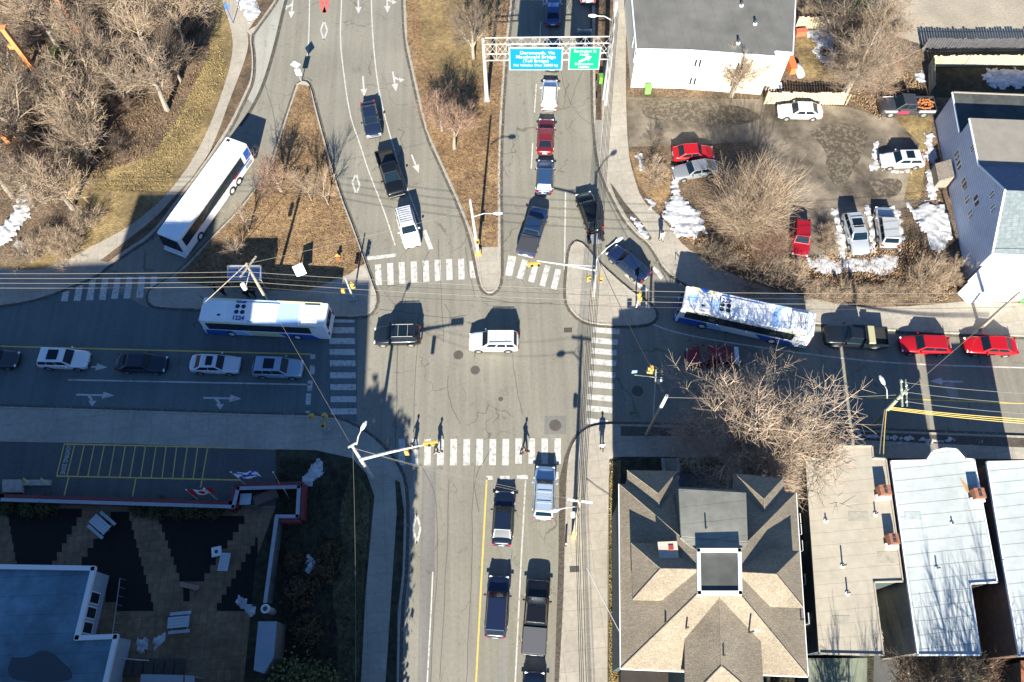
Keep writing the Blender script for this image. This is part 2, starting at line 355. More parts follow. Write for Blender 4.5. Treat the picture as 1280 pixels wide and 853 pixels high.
# east sidewalk and north sidewalk of the right road
E_K = [(740, -30), (742, 60), (742, 105), (743, 150), (748, 200), (756, 225), (766, 245), (780, 272), (795, 290), (812, 303), (820, 316), (830, 333), (845, 347), (870, 360), (905, 372), (960, 390), (1012, 403), (1105, 412), (1210, 417), (1400, 423)]
VEG = [(783, -30), (782, 112), (785, 187), (790, 213), (802, 250), (825, 270), (840, 288), (857, 310), (880, 322), (915, 343), (960, 360), (1003, 370), (1060, 383), (1120, 384), (1175, 380), (1210, 376), (1400, 384)]
E_K = smooth(E_K, 1)
slab('sidewalk', E_K + [(1400, 360), (1210, 350), (1003, 340), (900, 300), (830, 250), (800, 180), (800, -30)], M['walk'], .12)
slab('verge', smooth(VEG, 1) + [(1400, -30)], M['litter'], .15)
kerb(E_K, it=0)
flat('planting_strip', [(744, -30), (744, 100), (745, 150), (752, 150), (752, 100), (766, 20), (768, -30)], M['dirt'], .126)
flat('planting_strip', [(762, 228), (767, 233), (782, 255), (800, 275), (815, 298), (812, 301), (797, 288), (784, 272), (770, 248)], M['mud'], .127)
flat('lawn_patch', [(786, 190), (800, 190), (830, 205), (838, 213), (838, 240), (825, 262), (812, 250), (796, 225)], M['grass_brown'], .156)
flat('parking_lot', [(784, 122), (950, 124), (1060, 134), (1100, 146), (1165, 150), (1162, 190), (1150, 215), (1150, 250), (1125, 262), (1122, 330), (1016, 326), (985, 300), (985, 230), (940, 178), (840, 182), (786, 184)], M['lot'], .156)
for i_, q_ in enumerate(([(800, 128), (860, 126), (930, 132), (960, 150), (900, 160), (850, 150), (805, 150)], [(1010, 165), (1050, 150), (1090, 165), (1075, 200), (1050, 240), (1030, 215), (1035, 190)], [(1085, 225), (1130, 222), (1125, 245), (1100, 250)])): flat('wet_patch', smooth(q_ + [q_[0]], 2)[:-1], worn('wet_ground', (.07, .055, .038), (.17, .14, .10), .5), .1575)
flat('gravel_lot', [(1085, -30), (1092, 20), (1112, 42), (1152, 56), (1400, 50), (1400, -30)], M['gravel'], .157)
flat('lawn_patch', [(994, 42), (1046, 36), (1046, 98), (1000, 98)], M['grass'], .158)
flat('lawn_patch', [(1140, 120), (1166, 150), (1160, 185), (1150, 250), (1130, 250), (1138, 210), (1150, 180), (1120, 150)], M['grass'], .160)
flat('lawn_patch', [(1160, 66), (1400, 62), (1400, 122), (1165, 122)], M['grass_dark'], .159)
# south-east: sidewalk round the corner, boulevard, gardens
SE_K = [(697, 900), (700, 853), (706, 740), (708, 640), (710, 580), (716, 556), (728, 540), (745, 532), (776, 531), (960, 536), (1068, 538), (1280, 546), (1400, 550)]
SE_K = smooth(SE_K, 2)
slab('sidewalk', SE_K + [(1400, 575), (1280, 574), (776, 571), (762, 573), (759, 700), (759, 900)], M['walk'], .12)
kerb(SE_K, it=0)
flat('road_edge_mud', [(694, 900), (693, 853), (698, 700), (699, 600), (706, 570), (716, 549), (722, 540), (727, 539), (714, 556), (708, 580), (706, 640), (704, 740), (698, 853), (696, 900)], M['mud'], .008)
flat('planting_strip', [(776, 533), (960, 538), (1068, 540), (1400, 552), (1400, 565), (1068, 550), (960, 546), (776, 545)], M['mud'], .127)
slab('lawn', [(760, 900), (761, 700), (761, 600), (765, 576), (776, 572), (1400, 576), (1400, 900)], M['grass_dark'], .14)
flat('lawn_patch', [(761, 900), (762, 700), (762, 600), (766, 578), (776, 575), (775, 700), (776, 900)], M['grass'], .146)
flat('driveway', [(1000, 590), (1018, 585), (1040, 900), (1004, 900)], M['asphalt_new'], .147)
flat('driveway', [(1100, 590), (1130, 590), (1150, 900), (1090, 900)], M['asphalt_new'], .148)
# south-west: sidewalk, apron, garden, courtyard
SW_K = [(-60, 508), (0, 509), (320, 519), (411, 521), (440, 532), (463, 546), (480, 562), (495, 581), (504, 601), (507, 640), (505, 715), (499, 765), (497, 853), (496, 900)]
SW_K = smooth(SW_K, 1)
slab('sidewalk', SW_K + [(440, 900), (451, 853), (457, 740), (466, 640), (468, 620), (458, 592), (440, 573), (395, 563), (320, 561), (158, 555), (0, 552), (-60, 551)], M['walk'], .12)
kerb(SW_K, it=0)
slab('verge', [(481, 900), (482, 853), (491, 715), (496, 640), (494, 600), (500, 603), (505, 640), (503, 715), (497, 765), (495, 900)], M['grass_dark'], .135)
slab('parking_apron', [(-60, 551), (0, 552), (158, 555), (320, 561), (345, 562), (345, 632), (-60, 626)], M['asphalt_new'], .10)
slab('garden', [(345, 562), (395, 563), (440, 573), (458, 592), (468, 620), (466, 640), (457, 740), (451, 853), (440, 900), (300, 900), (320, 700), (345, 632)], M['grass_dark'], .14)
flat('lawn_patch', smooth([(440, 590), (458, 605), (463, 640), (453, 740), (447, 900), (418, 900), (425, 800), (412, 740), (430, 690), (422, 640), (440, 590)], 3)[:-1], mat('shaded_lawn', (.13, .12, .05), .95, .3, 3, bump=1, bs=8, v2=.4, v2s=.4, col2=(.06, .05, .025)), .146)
M['paver'] = lines_mat(mat('brown_pavers', (.24, .15, .085), .9, .25, 2, v2=.2, v2s=.4), .6, .9, .02, .55, R(-2), amount=1)
M['mulch'] = mat('black_mulch', (.009, .007, .005), .95, .3, 4)
slab('courtyard', [(-60, 628), (345, 636), (332, 770), (315, 900), (-60, 900)], M['paver'], .12)
def bed(y0, y1, n, left, right):
    mb = MB()
    for i in range(n):
        t = (i + .5) / n; ya, yb = y0 + (y1 - y0) * i / n, y0 + (y1 - y0) * (i + 1) / n; xl, xr = left(t), right(t)
        mb.sheet([G(xl, ya, .126), G(xr, ya, .126), G(xr, yb, .126), G(xl, yb, .126)], .126)
    struct(mb.build('mulch_bed', M['mulch']))
bed(636, 712, 7, lambda t: 8 + 14 * t, lambda t: 105 - 43 * t)
bed(640, 764, 11, lambda t: 142 - 80 * t if t < .6 else 95 + (t - .6) * 140, lambda t: 160 + 33 * t)
bed(645, 727, 8, lambda t: 197 + 29 * t, lambda t: 309 - 57 * t); bed(735, 752, 1, lambda t: 229, lambda t: 237)
bed(672, 764, 9, lambda t: 322 - 54 * t, lambda t: 322)

# ---------------------------------------------------------------- road markings
Z1 = .006
def quads(name, qs, m=None, z=Z1):
    mb = MB()
    for q in qs: mb.sheet([G(x, y, z) for x, y in q], z)
    return struct(mb.build(name, m or M['white_paint']))
def A(zx, zy, X, Y, s): return (X + zx / s, Y + zy / s)
st = [[(315, 603), (347, 603), (337, 655), (305, 655)], [(383, 575), (415, 575), (402, 653), (368, 653)], [(450, 545), (480, 545), (465, 650), (430, 650)], [(512, 540), (543, 540), (527, 648), (494, 648)], [(575, 537), (605, 537), (588, 643), (555, 643)], [(635, 532), (665, 532), (650, 641), (617, 641)], [(695, 530), (727, 530), (715, 638), (680, 638)], [(757, 530), (787, 530), (780, 572), (750, 588)]]
quads('crosswalk', [[A(x, y, 0, 213, 4) for x, y in q] for q in st])
xs = [595, 655, 713, 773, 833, 892, 950, 1010, 1067]; yt = [472, 465, 460, 457, 453, 448, 445, 443, 455]; yb = [578, 573, 568, 563, 558, 555, 550, 547, 540]
quads('crosswalk', [[A(x, t, 320, 213, 4), A(x + 30, t - 2, 320, 213, 4), A(x + 34, b - 2, 320, 213, 4), A(x + 3, b, 320, 213, 4)] for x, t, b in zip(xs, yt, yb)])
st = [[(-18, 425), (22, 432), (0, 530), (-35, 525)], [(52, 445), (80, 452), (52, 545), (22, 538)], [(108, 460), (135, 465), (110, 563), (80, 555)], [(165, 473), (192, 480), (165, 582), (137, 575)], [(218, 492), (247, 497), (222, 600), (193, 590)]]
quads('crosswalk', [[A(x, y, 640, 213, 4) for x, y in q] for q in st])
quads('crosswalk', [[(780, 344), (785, 342), (811, 363), (806, 366)], [(815, 336), (818, 333), (830, 345), (826, 350)]])
ys = [396, 409.3, 422.8, 436.6, 450.6, 465.6, 480.4, 495.5, 510.8]
quads('crosswalk', [[(411 + i * .3, y), (442.7 + i * .35, y), (443 + i * .35, y + 7.4), (411.3 + i * .3, y + 7.4)] for i, y in enumerate(ys)])
x1 = [712, 778, 840, 905, 970, 1035, 1100, 1165, 1230]; x2 = [17, 83, 147, 212]
quads('crosswalk', [[A(x, 490, 320, 426, 3.99), A(x + 33, 490, 320, 426, 3.99), A(x + 31, 622, 320, 426, 3.99), A(x - 3, 622, 320, 426, 3.99)] for x in x1] + [[A(x, 487, 640, 426, 3.99), A(x + 32, 487, 640, 426, 3.99), A(x + 32, 614, 640, 426, 3.99), A(x - 1, 614, 640, 426, 3.99)] for x in x2])
st = [(404, -70, 537), (402, -32, 532), (397, 35 - 52, 530), (395, 35, 523), (392, 88, 521), (387, 147, 517), (382, 203, 511), (377, 265, 505), (373, 322, 501), (370, 385, 480)]
quads('crosswalk', [[A(a, y, 640, 426, 3.99), A(b, y + 12, 640, 426, 3.99), A(b - 2, y + 40, 640, 426, 3.99), A(a - 2, y + 28, 640, 426, 3.99)] for a, y, b in st if y != -32])
quads('stop_line', [[(459, 321), (495, 317), (495.5, 321), (459.5, 325.5)]])
quads('stop_line', [[(388, 443), (394, 443), (394, 449), (388, 449)], [(387, 457), (393.5, 457), (393.5, 468), (387, 468)], [(385, 476), (391, 476), (390, 489), (384, 489)], [(383, 492), (389, 492), (388, 506), (382, 506)], [(382, 514), (387, 514), (387, 520), (382, 520)]])
quads('stop_line', [[(608, 595), (616, 595), (616, 600), (608, 600)], [(625, 595), (637, 595), (637, 600), (625, 600)], [(646, 594), (660, 594), (660, 599), (646, 599)], [(692, 590), (698, 590), (698, 599), (692, 599)]])
def lane(pts, w=.13, m='white_paint', it=2, z=Z1):
    return struct(ribbon(MB(), smooth(pts, it) if it else pts, w, z).build('lane_line', M[m]))
flat('road', [(-60, 390), (47, 378), (120, 350), (180, 383), (250, 391), (447, 397), (446, 528), (411, 519), (320, 517), (-60, 507)], asphalt('dark_asphalt_painted_shade', (.12, .145, .145), False, track=(math.pi / 2,)), .0035)  # left road: its shade is painted into a darker, bluer asphalt colour
lane([(-60, 431), (0, 433), (388, 443)], .14, 'yellow_paint', 0)
lane([(85, 475), (388, 481)], .14, it=0)
lane([(608.5, 597), (595, 853), (593, 900)], .14, 'yellow_paint', 0)
lane([(657, 600), (651, 710), (644, 853), (642, 900)], .12, it=0)
lane([(541, 715), (539, 760), (534, 853), (532, 900)], .12, it=0)
lane([(388, -30), (387, 0), (386, 50), (384, 72)])
lane([(428, -30), (427, 0), (425, 50), (429, 87), (437, 145), (450, 180), (460, 213), (480, 263), (494, 307)])
lane([(464, -30), (464, 0), (466, 50), (472, 107), (482, 150), (495, 195), (500, 213), (528, 285)])
lane([(530, 288), (539, 312)], .45, it=0)
for a, b in (((680, -10), (679, 8)), ((676, 27), (674.5, 55)), ((670.5, 105), (668, 141)), ((666, 179), (664, 211))): lane([a, b], .13, it=0)
lane([(707, 240), (705.5, 338)], .13, it=0)
lane([(815, 405), (840, 415), (900, 427), (1020, 444.5), (1121, 455), (1280, 460), (1400, 463)], .14)
lane([(1083, 497), (1260, 504), (1400, 508)], .12, 'yellow_paint', 0)
def diamond(c, a, b, w=.18, m='white_paint'):
    cx, cy = c; mb = MB(); P = [(cx, cy - b), (cx + a[0], cy + a[1]), (cx, cy + b), (cx - a[0], cy - a[1])]
    pts = P + [P[0]]
    for p, q in zip(pts, pts[1:]): ribbon(mb, [p, q], w, Z1)
    return struct(mb.build('lane_diamond', M[m]))
diamond((405, 38), (4, 0), 12); diamond((405.5, 4), (4, 0), 12, .5, 'red_paint'); diamond((445, 230), (4.5, 2), 13); diamond((521, 661), (4.5, 0), 19)
def arrow(c, tip, kind='s', L=3.4, m='white_paint', side=1):
    a = G(*c, Z1); b = G(*tip, Z1); d = (b - a).normalized(); n = Vector((-d.y, d.x, 0)); mb = MB()
    def T(u, v): q = a + d * u + n * v; return (q.x, q.y)
    mb.sheet([T(-L / 2, -.09), (T(L / 2 - 1.1, -.09)), T(L / 2 - 1.1, .09), T(-L / 2, .09)], Z1)
    if 's' in kind: mb.sheet([T(L / 2 - 1.1, -.38), T(L / 2, 0), T(L / 2 - 1.1, .38)], Z1)
    if 't' in kind:
        s = side
        mb.sheet([T(-.75, s * .09), T(-.35, s * .09), T(-.02, s * .62), T(-.22, s * .62)], Z1 + .001)
        mb.sheet([T(-.50, s * .58), T(.26, s * .58), T(-.02, s * 1.15)], Z1 + .002)
    return struct(mb.build('road_arrow', M[m]))
arrow((119, 494), (160, 495), 'st', 3.6, side=-1); arrow((278, 498), (320, 499), 'st', 3.6, side=-1); arrow((124, 459), (160, 460), 's', 1.6)
arrow((365, 10), (362, 40), 'st', 3.4, side=-1); arrow((448, 5), (448.5, 40), 's', 3.2); arrow((484, 4), (485, 40), 'st', 3.2, side=1); arrow((454.5, 108), (456, 130), 's', 3.0); arrow((493, 102), (497, 125), 'st', 3.0, side=1); arrow((519, 205), (527, 225), 's', 2.6)
arrow((1183, 477), (1160, 476.5), 's', 3.0); arrow((1236, 438.5), (1215, 438), 's', 2.8)
# loading zone hatching and words
mb = MB(); Zl = .106
def L2(a, b, w=.12): ribbon(mb, [A(*a, 0, 426, 3.9875), A(*b, 0, 426, 3.9875)], w, Zl)
L2((320, 515), (1380, 540)); L2((280, 675), (1200, 695))
tx = [320, 372, 420, 470, 520, 572, 625, 675, 725, 778, 828, 880, 933, 985, 1035]; bx = [282, 333, 385, 437, 487, 543, 597, 647, 700, 753, 807, 860, 910, 962, 1000]
Zl = .108
for i, (a, b) in enumerate(zip(tx, bx)): L2((a, 517 + i * 1.2), (b, 676 + i * 1.1 + (40 if i == 14 else 0)), .1)
L2((343, 677), (320, 772)); L2((677, 688), (660, 777))
struct(mb.build('hatched_bay_lines', M['yellow_paint']))
def text_mesh(s, size, ext=.01, bold=0.0, align='CENTER', spacing=1.0):
    cu = bpy.data.curves.new('txt', 'FONT'); cu.body = s; cu.size = size; cu.extrude = ext; cu.align_x = align; cu.align_y = 'CENTER'; cu.offset = bold; cu.space_character = spacing; cu.resolution_u = 2
    o = bpy.data.objects.new('txt', cu); C.objects.link(o); bpy.context.view_layer.update()
    me = bpy.data.meshes.new_from_object(o); bpy.data.objects.remove(o); return me
def text_obj(name, s, size, mtx, m, parent=None, ext=.01, bold=0.0, sx=1.0):
    me = text_mesh(s, size, ext, bold); me.materials.clear(); me.materials.append(m); me.transform(Matrix.Diagonal((sx, 1, 1, 1)))
    o = bpy.data.objects.new(name, me); C.objects.link(o)
    if parent: o.parent = parent
    o.matrix_local = mtx; return o
a = G(86, 558, .11); b = G(78, 592, .11); ang = math.atan2(b.y - a.y, b.x - a.x)
mid = (a + b) / 2
struct(text_obj('painted_words', 'LOADING ZONE', .58, Matrix.Translation((mid.x, mid.y, .112)) @ Matrix.Rotation(ang, 4, 'Z'), M['white_paint'], ext=.002, bold=.008, sx=.62))
# crack seals, covers, patches
mb = MB()
for pts in ([(527, 582), (545, 620), (548, 700), (542, 800), (540, 860)], [(591, 585), (590, 650), (592, 720), (587, 800), (582, 860)], [(556, 430), (551, 350), (548, 300)], [(500, 395), (498, 470), (496, 560)], [(522, 395), (520, 470), (518, 560)],
            [(600, 372), (640, 380), (690, 378)], [(475, 385), (520, 392), (560, 398), (585, 396)], [(555, 380), (565, 395), (560, 408)], [(648, 400), (640, 450), (655, 520)], [(560, 470), (562, 500), (575, 530)], [(742, 60), (720, 110), (715, 130)], [(700, 60), (702, 110), (720, 145), (742, 155)],
            [(540, 312), (530, 330), (528, 352)], [(612, 560), (590, 600), (600, 640)], [(640, 690), (625, 760)], [(560, 600), (558, 700), (552, 850)], [(580, 310), (585, 340), (592, 372)], [(330, 100), (345, 150), (348, 200)]):
    q = smooth([(x + rnd.uniform(-2, 2), y + rnd.uniform(-2, 2)) for x, y in pts], 2); q = [(x + rnd.uniform(-.7, .7), y + rnd.uniform(-.7, .7)) for x, y in q]
    ribbon(mb, q, .05, .010)
struct(mb.build('crack_seals', M['crack']))
flat('road_patch', [(681, 520), (707, 520), (708, 543), (680, 543)], M['asphalt_new'] if 0 else asphalt('patch', (.17, .165, .15), False), .004)
flat('road_patch', [(528, 585), (545, 585), (540, 853), (522, 853)], asphalt('patch', (.18, .172, .155), False), .004)
flat('road_patch', [(505, 640), (520, 585), (503, 853), (498, 853)], asphalt('patch_light', (.27, .26, .23), False), .0045)
flat('road_patch', [(640, 590), (645, 590), (634, 853), (620, 853)], asphalt('patch2', (.22, .21, .185), False), .0045)
flat('road_patch', [(1180, 480), (1192, 478), (1200, 498), (1188, 500)], asphalt('patch_light', (.30, .29, .26), False), .0045)
for i, (x, y, r, l) in enumerate(((573, 444, .38, 'round iron manhole cover just right of the signal mast shadow'), (594, 463, .36, 'pale round manhole cover in the middle of the junction'), (694, 532, .45, 'brown manhole cover in a square patch near the south-east corner'), (797, 489, .42, 'manhole cover in the shade on the right road'), (626, 499, .18, 'small round valve cover in the middle of the junction'))):
    p = G(x, y, 0); o = empty('manhole_cover', (p.x, p.y, 0), 0, l, 'manhole cover')
    MB().cyl((0, 0, .004), r, .012, 20).build('lid', M['iron'], o); MB().cyl((0, 0, .002), r * 1.25, .006, 20).build('frame', M['crack'], o)
for i, (x, y) in enumerate(((710, 413), (718, 712))):
    p = G(x, y, 0); o = empty('storm_drain', (p.x, p.y, .12 if i else 0), 0, ('storm drain grate on the road below the corner island', 'rusty square grate in the sidewalk edge by the lower utility pole')[i], 'drain')
    MB().box((0, 0, .004), (.8, .5, .02)).build('frame', M['iron'], o)
    g = MB()
    for k in range(5): g.box((-.3 + k * .15, 0, .02), (.05, .4, .02))
    g.build('grate', M['dark_metal'], o)
# snow
def blob(name, pts, label, z=.16, h=.22, seed=1):
    from mathutils import noise
    q = [G(x, y, z) for x, y in pts]; n = len(q); cell = .16; so = Vector((seed * 13.1, seed * 7.7, 0))
    x0, x1 = min(p.x for p in q) - .5, max(p.x for p in q) + .5; y0, y1 = min(p.y for p in q) - .5, max(p.y for p in q) + .5
    def sd(x, y):
        c = False; d = 1e9; j = n - 1
        for i in range(n):
            a, b = q[j], q[i]
            if (b.y > y) != (a.y > y) and x < (a.x - b.x) * (y - b.y) / (a.y - b.y) + b.x: c = not c
            ex, ey = b.x - a.x, b.y - a.y; t = max(0, min(1, ((x - a.x) * ex + (y - a.y) * ey) / (ex * ex + ey * ey + 1e-9))); d = min(d, math.hypot(x - a.x - ex * t, y - a.y - ey * t)); j = i
        return d if c else -d
    nx, ny = int((x1 - x0) / cell) + 1, int((y1 - y0) / cell) + 1; idx = {}; vs = []; fs = []
    def val(x, y):
        p = Vector((x, y, 0)) + so; return sd(x, y) + .38 * noise.noise(p * 1.1) + .42 * noise.noise(p * 2.9) + .2 * noise.noise(p * 6)
    grid = [[val(x0 + i * cell, y0 + j * cell) for j in range(ny)] for i in range(nx)]
    def vid(i, j):
        if (i, j) not in idx:
            v = grid[i][j]; x, y = x0 + i * cell, y0 + j * cell; jit = .05
            idx[(i, j)] = len(vs); vs.append((x + jit * noise.noise(Vector((x * 9, y * 9, 1))), y + jit * noise.noise(Vector((x * 9, y * 9, 5))), z - .03 + h * min(1, max(0, v + .12) / .5) * (.75 + .5 * noise.noise(Vector((x * 2, y * 2, 3)))) + .04 * noise.noise(Vector((x * 5, y * 5, 3)))))
        return idx[(i, j)]
    for i in range(nx - 1):
        for j in range(ny - 1):
            if sum(grid[a][b] > -.02 for a, b in ((i, j), (i + 1, j), (i + 1, j + 1), (i, j + 1))) >= 3: fs.append((vid(i, j), vid(i + 1, j), vid(i + 1, j + 1), vid(i, j + 1)))
    me = bpy.data.meshes.new(name); me.from_pydata(vs, [], fs); me.materials.append(M['snow']); me.polygons.foreach_set('use_smooth', [True] * len(fs))
    o = bpy.data.objects.new(name, me); C.objects.link(o); return tag(o, label, 'snow', kind='stuff')
blob('snow', [(1000, 38), (1045, 36), (1047, 60), (1046, 90), (1032, 82), (1015, 65), (1022, 55)], 'melting snow patch on the back yard lawn beside the white building')
blob('snow', [(840, 208), (848, 220), (850, 245), (866, 258), (880, 275), (882, 290), (868, 298), (850, 297), (838, 285), (826, 270), (832, 258), (839, 240)], 'snow patch curving along the sidewalk under the round bare tree', seed=2, h=.3)
blob('snow', [(795, 190), (803, 192), (806, 213), (799, 214)], 'small snow strip beside the brown shrub at the sidewalk', seed=3)
blob('snow', [(805, 243), (815, 248), (822, 260), (815, 262)], 'small lump of snow at the sidewalk edge', seed=31)
blob('snow', [(788, 272), (795, 272), (813, 297), (810, 302), (802, 297)], 'snow strip on the pointed kerb nose', seed=4, z=.12)
blob('snow', [(1008, 322), (1030, 320), (1050, 328), (1058, 338), (1050, 344), (1028, 343), (1008, 333)], 'snow in front of the parked red car', seed=5)
blob('snow', [(1052, 326), (1062, 318), (1090, 325), (1100, 318), (1124, 320), (1122, 334), (1108, 344), (1090, 341), (1060, 342)], 'snow in front of the parked silver vehicles', seed=6)
blob('snow', [(1040, 262), (1047, 262), (1058, 300), (1057, 326), (1049, 325), (1045, 290)], 'snow strip left of the parked silver vehicle', seed=7)
blob('snow', [(1080, 256), (1087, 257), (1093, 290), (1095, 318), (1088, 318), (1086, 285)], 'snow strip between the two parked silver vehicles', seed=8)
blob('snow', [(1116, 258), (1124, 268), (1130, 300), (1125, 318), (1119, 290)], 'snow strip right of the parked pale pickup', seed=9)
blob('snow', [(1130, 252), (1146, 262), (1152, 254), (1180, 256), (1188, 275), (1190, 298), (1176, 318), (1165, 312), (1150, 285), (1140, 270)], 'large snow patch beside the blue-grey house', seed=10, h=.3)
blob('snow', [(1158, 213), (1166, 213), (1172, 250), (1158, 252)], 'narrow snow strip by the house wall', seed=11)
blob('snow', [(1155, 165), (1165, 168), (1172, 205), (1165, 212), (1156, 195)], 'snow piled behind the white hatchback', seed=12)
blob('snow', [(1092, 177), (1099, 178), (1098, 212), (1086, 214), (1090, 200)], 'dirty snow strip ahead of the white hatchback', seed=13, h=.12)
blob('snow', [(1100, 213), (1138, 212), (1138, 216), (1100, 217)], 'thin snow line beside the white hatchback', seed=14, h=.1)
blob('snow', [(1235, 86), (1330, 88), (1330, 112), (1242, 110), (1228, 98)], 'snow on the back yard behind the fence at right', seed=15)
blob('snow', [(1143, 92), (1152, 90), (1160, 103), (1150, 106)], 'small snow patch by the corner of the board fence', seed=16)
blob('snow', [(290, -8), (318, -8), (324, 20), (312, 28), (300, 12)], 'snow patch at the top of the footpath', seed=17)
blob('snow', [(30, 222), (44, 214), (50, 238), (36, 268), (22, 292), (10, 306), (-6, 312), (-6, 290), (12, 272), (22, 248)], 'long snow bank at the edge of the wood', seed=18, h=.4)
blob('snow', [(298, 744), (306, 748), (316, 752), (318, 770), (308, 771), (304, 762), (292, 757)], 'snow clump in the right corner of the courtyard', seed=19, z=.13)
blob('snow', [(172, 794), (184, 800), (183, 815), (176, 820), (167, 815)], 'snow clump beside the low white-edged building', seed=20, z=.13, h=.35)
blob('snow', [(192, 801), (206, 793), (208, 800), (196, 807)], 'oval snow clump on the courtyard paving', seed=21, z=.13)
blob('snow', [(398, 574), (407, 580), (404, 592), (390, 606), (378, 602), (384, 588)], 'grey snow heap at the end of the courtyard wall', seed=22)
blob('snow', [(382, 696), (393, 698), (394, 712), (386, 722), (380, 706)], 'small snow patch in the dark garden', seed=23)
blob('snow', [(1070, 541), (1180, 548), (1230, 552), (1228, 555), (1120, 551), (1072, 546)], 'thin line of snow along the shaded right sidewalk', seed=24, z=.12, h=.12)
# ---------------------------------------------------------------- vehicles
KIND = {  # L, W, H, belt, wheel radius, cabin (x base rear, x base front, x top rear, x top front) as fractions of L
    'sedan': (4.75, 1.84, 1.45, .95, .33, (-.40, .20, -.24, .07)),
    'hatch': (4.3, 1.80, 1.50, .98, .33, (-.46, .22, -.36, .08)),
    'suv': (4.75, 1.90, 1.70, 1.08, .37, (-.475, .23, -.40, .10)),
    'van': (5.1, 1.98, 1.78, 1.08, .35, (-.48, .31, -.43, .13)),
    'pickup': (5.8, 2.0, 1.88, 1.15, .41, (-.13, .26, -.10, .12)),
}
def lerp(a, b, t): return Vector(a) * (1 - t) + Vector(b) * t
def patch(q, u0, u1, v0, v1):
    a, b, c, d = q                         # a-b bottom edge, d-c top edge
    P = lambda u, v: lerp(lerp(a, b, u), lerp(d, c, u), v)
    return [P(u0, v0), P(u1, v0), P(u1, v1), P(u0, v1)]
def car(name, label, cat, front, rear, kind, col, group=None, roof=None, sunroof=False, rack=None, cover=None, bed=None, hoodcol=None, metal=.25, tail=None, z0=0.0, L=None, chrome=False, load=None):
    l0, W, Hh, belt, wr, cab = KIND[kind]; L = L or l0
    a = G(front[0], front[1], .7 + z0); b = G(rear[0], rear[1], .7 + z0); mid = (a + b) / 2; ang = math.atan2(a.y - b.y, a.x - b.x)
    o = empty(name, (mid.x, mid.y, z0), ang, label, cat, group)
    pm = paint(col, metal); hw = W / 2; pick = kind == 'pickup'
    if pick: stn = [(-.5, .94, .62), (-.495, .96, .72), (-.3, .98, .74), (-.16, .99, .78), (-.14, 1, belt), (.1, 1, belt + .02), (.25, 1, belt + .02), (.40, .98, belt - .03), (.475, .94, belt - .10), (.497, .86, .85), (.5, .8, .6)]
    elif kind in ('suv', 'van'): stn = [(-.5, .80, .75), (-.49, .90, .98), (-.44, .96, belt), (-.1, 1, belt), (.2, 1, belt), (.32, .99, belt - .06), (.42, .95, belt - .15), (.48, .86, belt - .28), (.5, .74, .6)]
    elif kind == 'hatch': stn = [(-.5, .78, .7), (-.48, .9, .95), (-.4, .97, belt), (-.1, 1, belt), (.2, 1, .95), (.33, .98, .88), (.43, .93, .78), (.485, .82, .66), (.5, .7, .55)]
    else: stn = [(-.5, .78, .78), (-.48, .90, .95), (-.38, .97, 1.0), (-.1, 1, .96), (.15, 1, .94), (.30, .99, .89), (.42, .94, .80), (.48, .83, .68), (.5, .7, .55)]
    vs = []; 
    for fx, w, zt in stn:
        x = fx * L; y = w * hw
        half = [(0, zt + .03), (.55 * y, zt + .02), (.84 * y, zt - .01), (.95 * y, zt - .07), (y, zt - .20), (y, .50), (.97 * y, .30), (.8 * y, .22)]
        ring = [(x, yy, zz) for yy, zz in half] + [(x, -yy, zz) for yy, zz in half[:0:-1]]; vs += ring
    n = 15; fs = []
    for i in range(len(stn) - 1):
        for k in range(n): fs.append((i * n + k, (i + 1) * n + k, (i + 1) * n + (k + 1) % n, i * n + (k + 1) % n))
    fs += [tuple(range(n - 1, -1, -1))[::-1], tuple((len(stn) - 1) * n + k for k in range(n))]
    MB().add(vs, fs).build('body', pm, o, smooth=True, sub=1, fix=True)
    # greenhouse
    xbr, xbf, xtr, xtf = (c * L for c in cab); wb = .91 * hw; wt = (.74 if kind not in ('van', 'suv') else .78) * hw; zb = belt - .05; zt = Hh
    B = [(xbr, -wb, zb), (xbf, -wb * .97, zb), (xbf, wb * .97, zb), (xbr, wb, zb)]; T = [(xtr, -wt, zt - .04), (xtf, -wt * .97, zt), (xtf, wt * .97, zt), (xtr, wt, zt - .04)]
    MB().hexa(B, T).build('cabin', pm if not roof or pick else pm, o, bevel=.05, seg=2, smooth=False)
    if roof: MB().hexa([(T[0][0] + .04, T[0][1] + .05, zt - .05), (T[1][0] - .04, T[1][1] + .05, zt - .01), (T[2][0] - .04, T[2][1] - .05, zt - .01), (T[3][0] + .04, T[3][1] - .05, zt - .05)], [(T[0][0] + .06, T[0][1] + .07, zt - .02), (T[1][0] - .06, T[1][1] + .07, zt + .018), (T[2][0] - .06, T[2][1] - .07, zt + .018), (T[3][0] + .06, T[3][1] - .07, zt - .02)]).build('roof_panel', paint(roof), o)
    # glass
    V = Vector
    ws = [V(B[1]), V(B[2]), V(T[2]), V(T[1])]; rw = [V(B[3]), V(B[0]), V(T[0]), V(T[3])]
    def gl(q, nm, nrm): mb = MB(); mb.panel(*q, nrm, .012); return mb.build(nm, M['autoglass'], o, fix=True)
    nn = lambda q: (q[1] - q[0]).cross(q[3] - q[0])
    gl(patch(ws, .05, .95, .10, .93), 'windshield', nn(ws)); gl(patch(rw, .08, .92, .22 if kind != 'sedan' else .12, .9), 'rear_window', nn(rw))
    for sd, q in ((1, [V(B[3]), V(B[2]), V(T[2]), V(T[3])]), (-1, [V(B[0]), V(B[1]), V(T[1]), V(T[0])])):
        nrm = nn(q) * (-1 if sd > 0 else 1)
        nrm = V((0, sd, .45))
        parts = ((.08, .50), (.54, .92)) if not kind in ('van', 'suv') else ((.05, .30), (.33, .60), (.64, .93))
        for u0, u1 in parts: gl(patch(q, u0, u1, .22, .88), 'side_window', nrm)
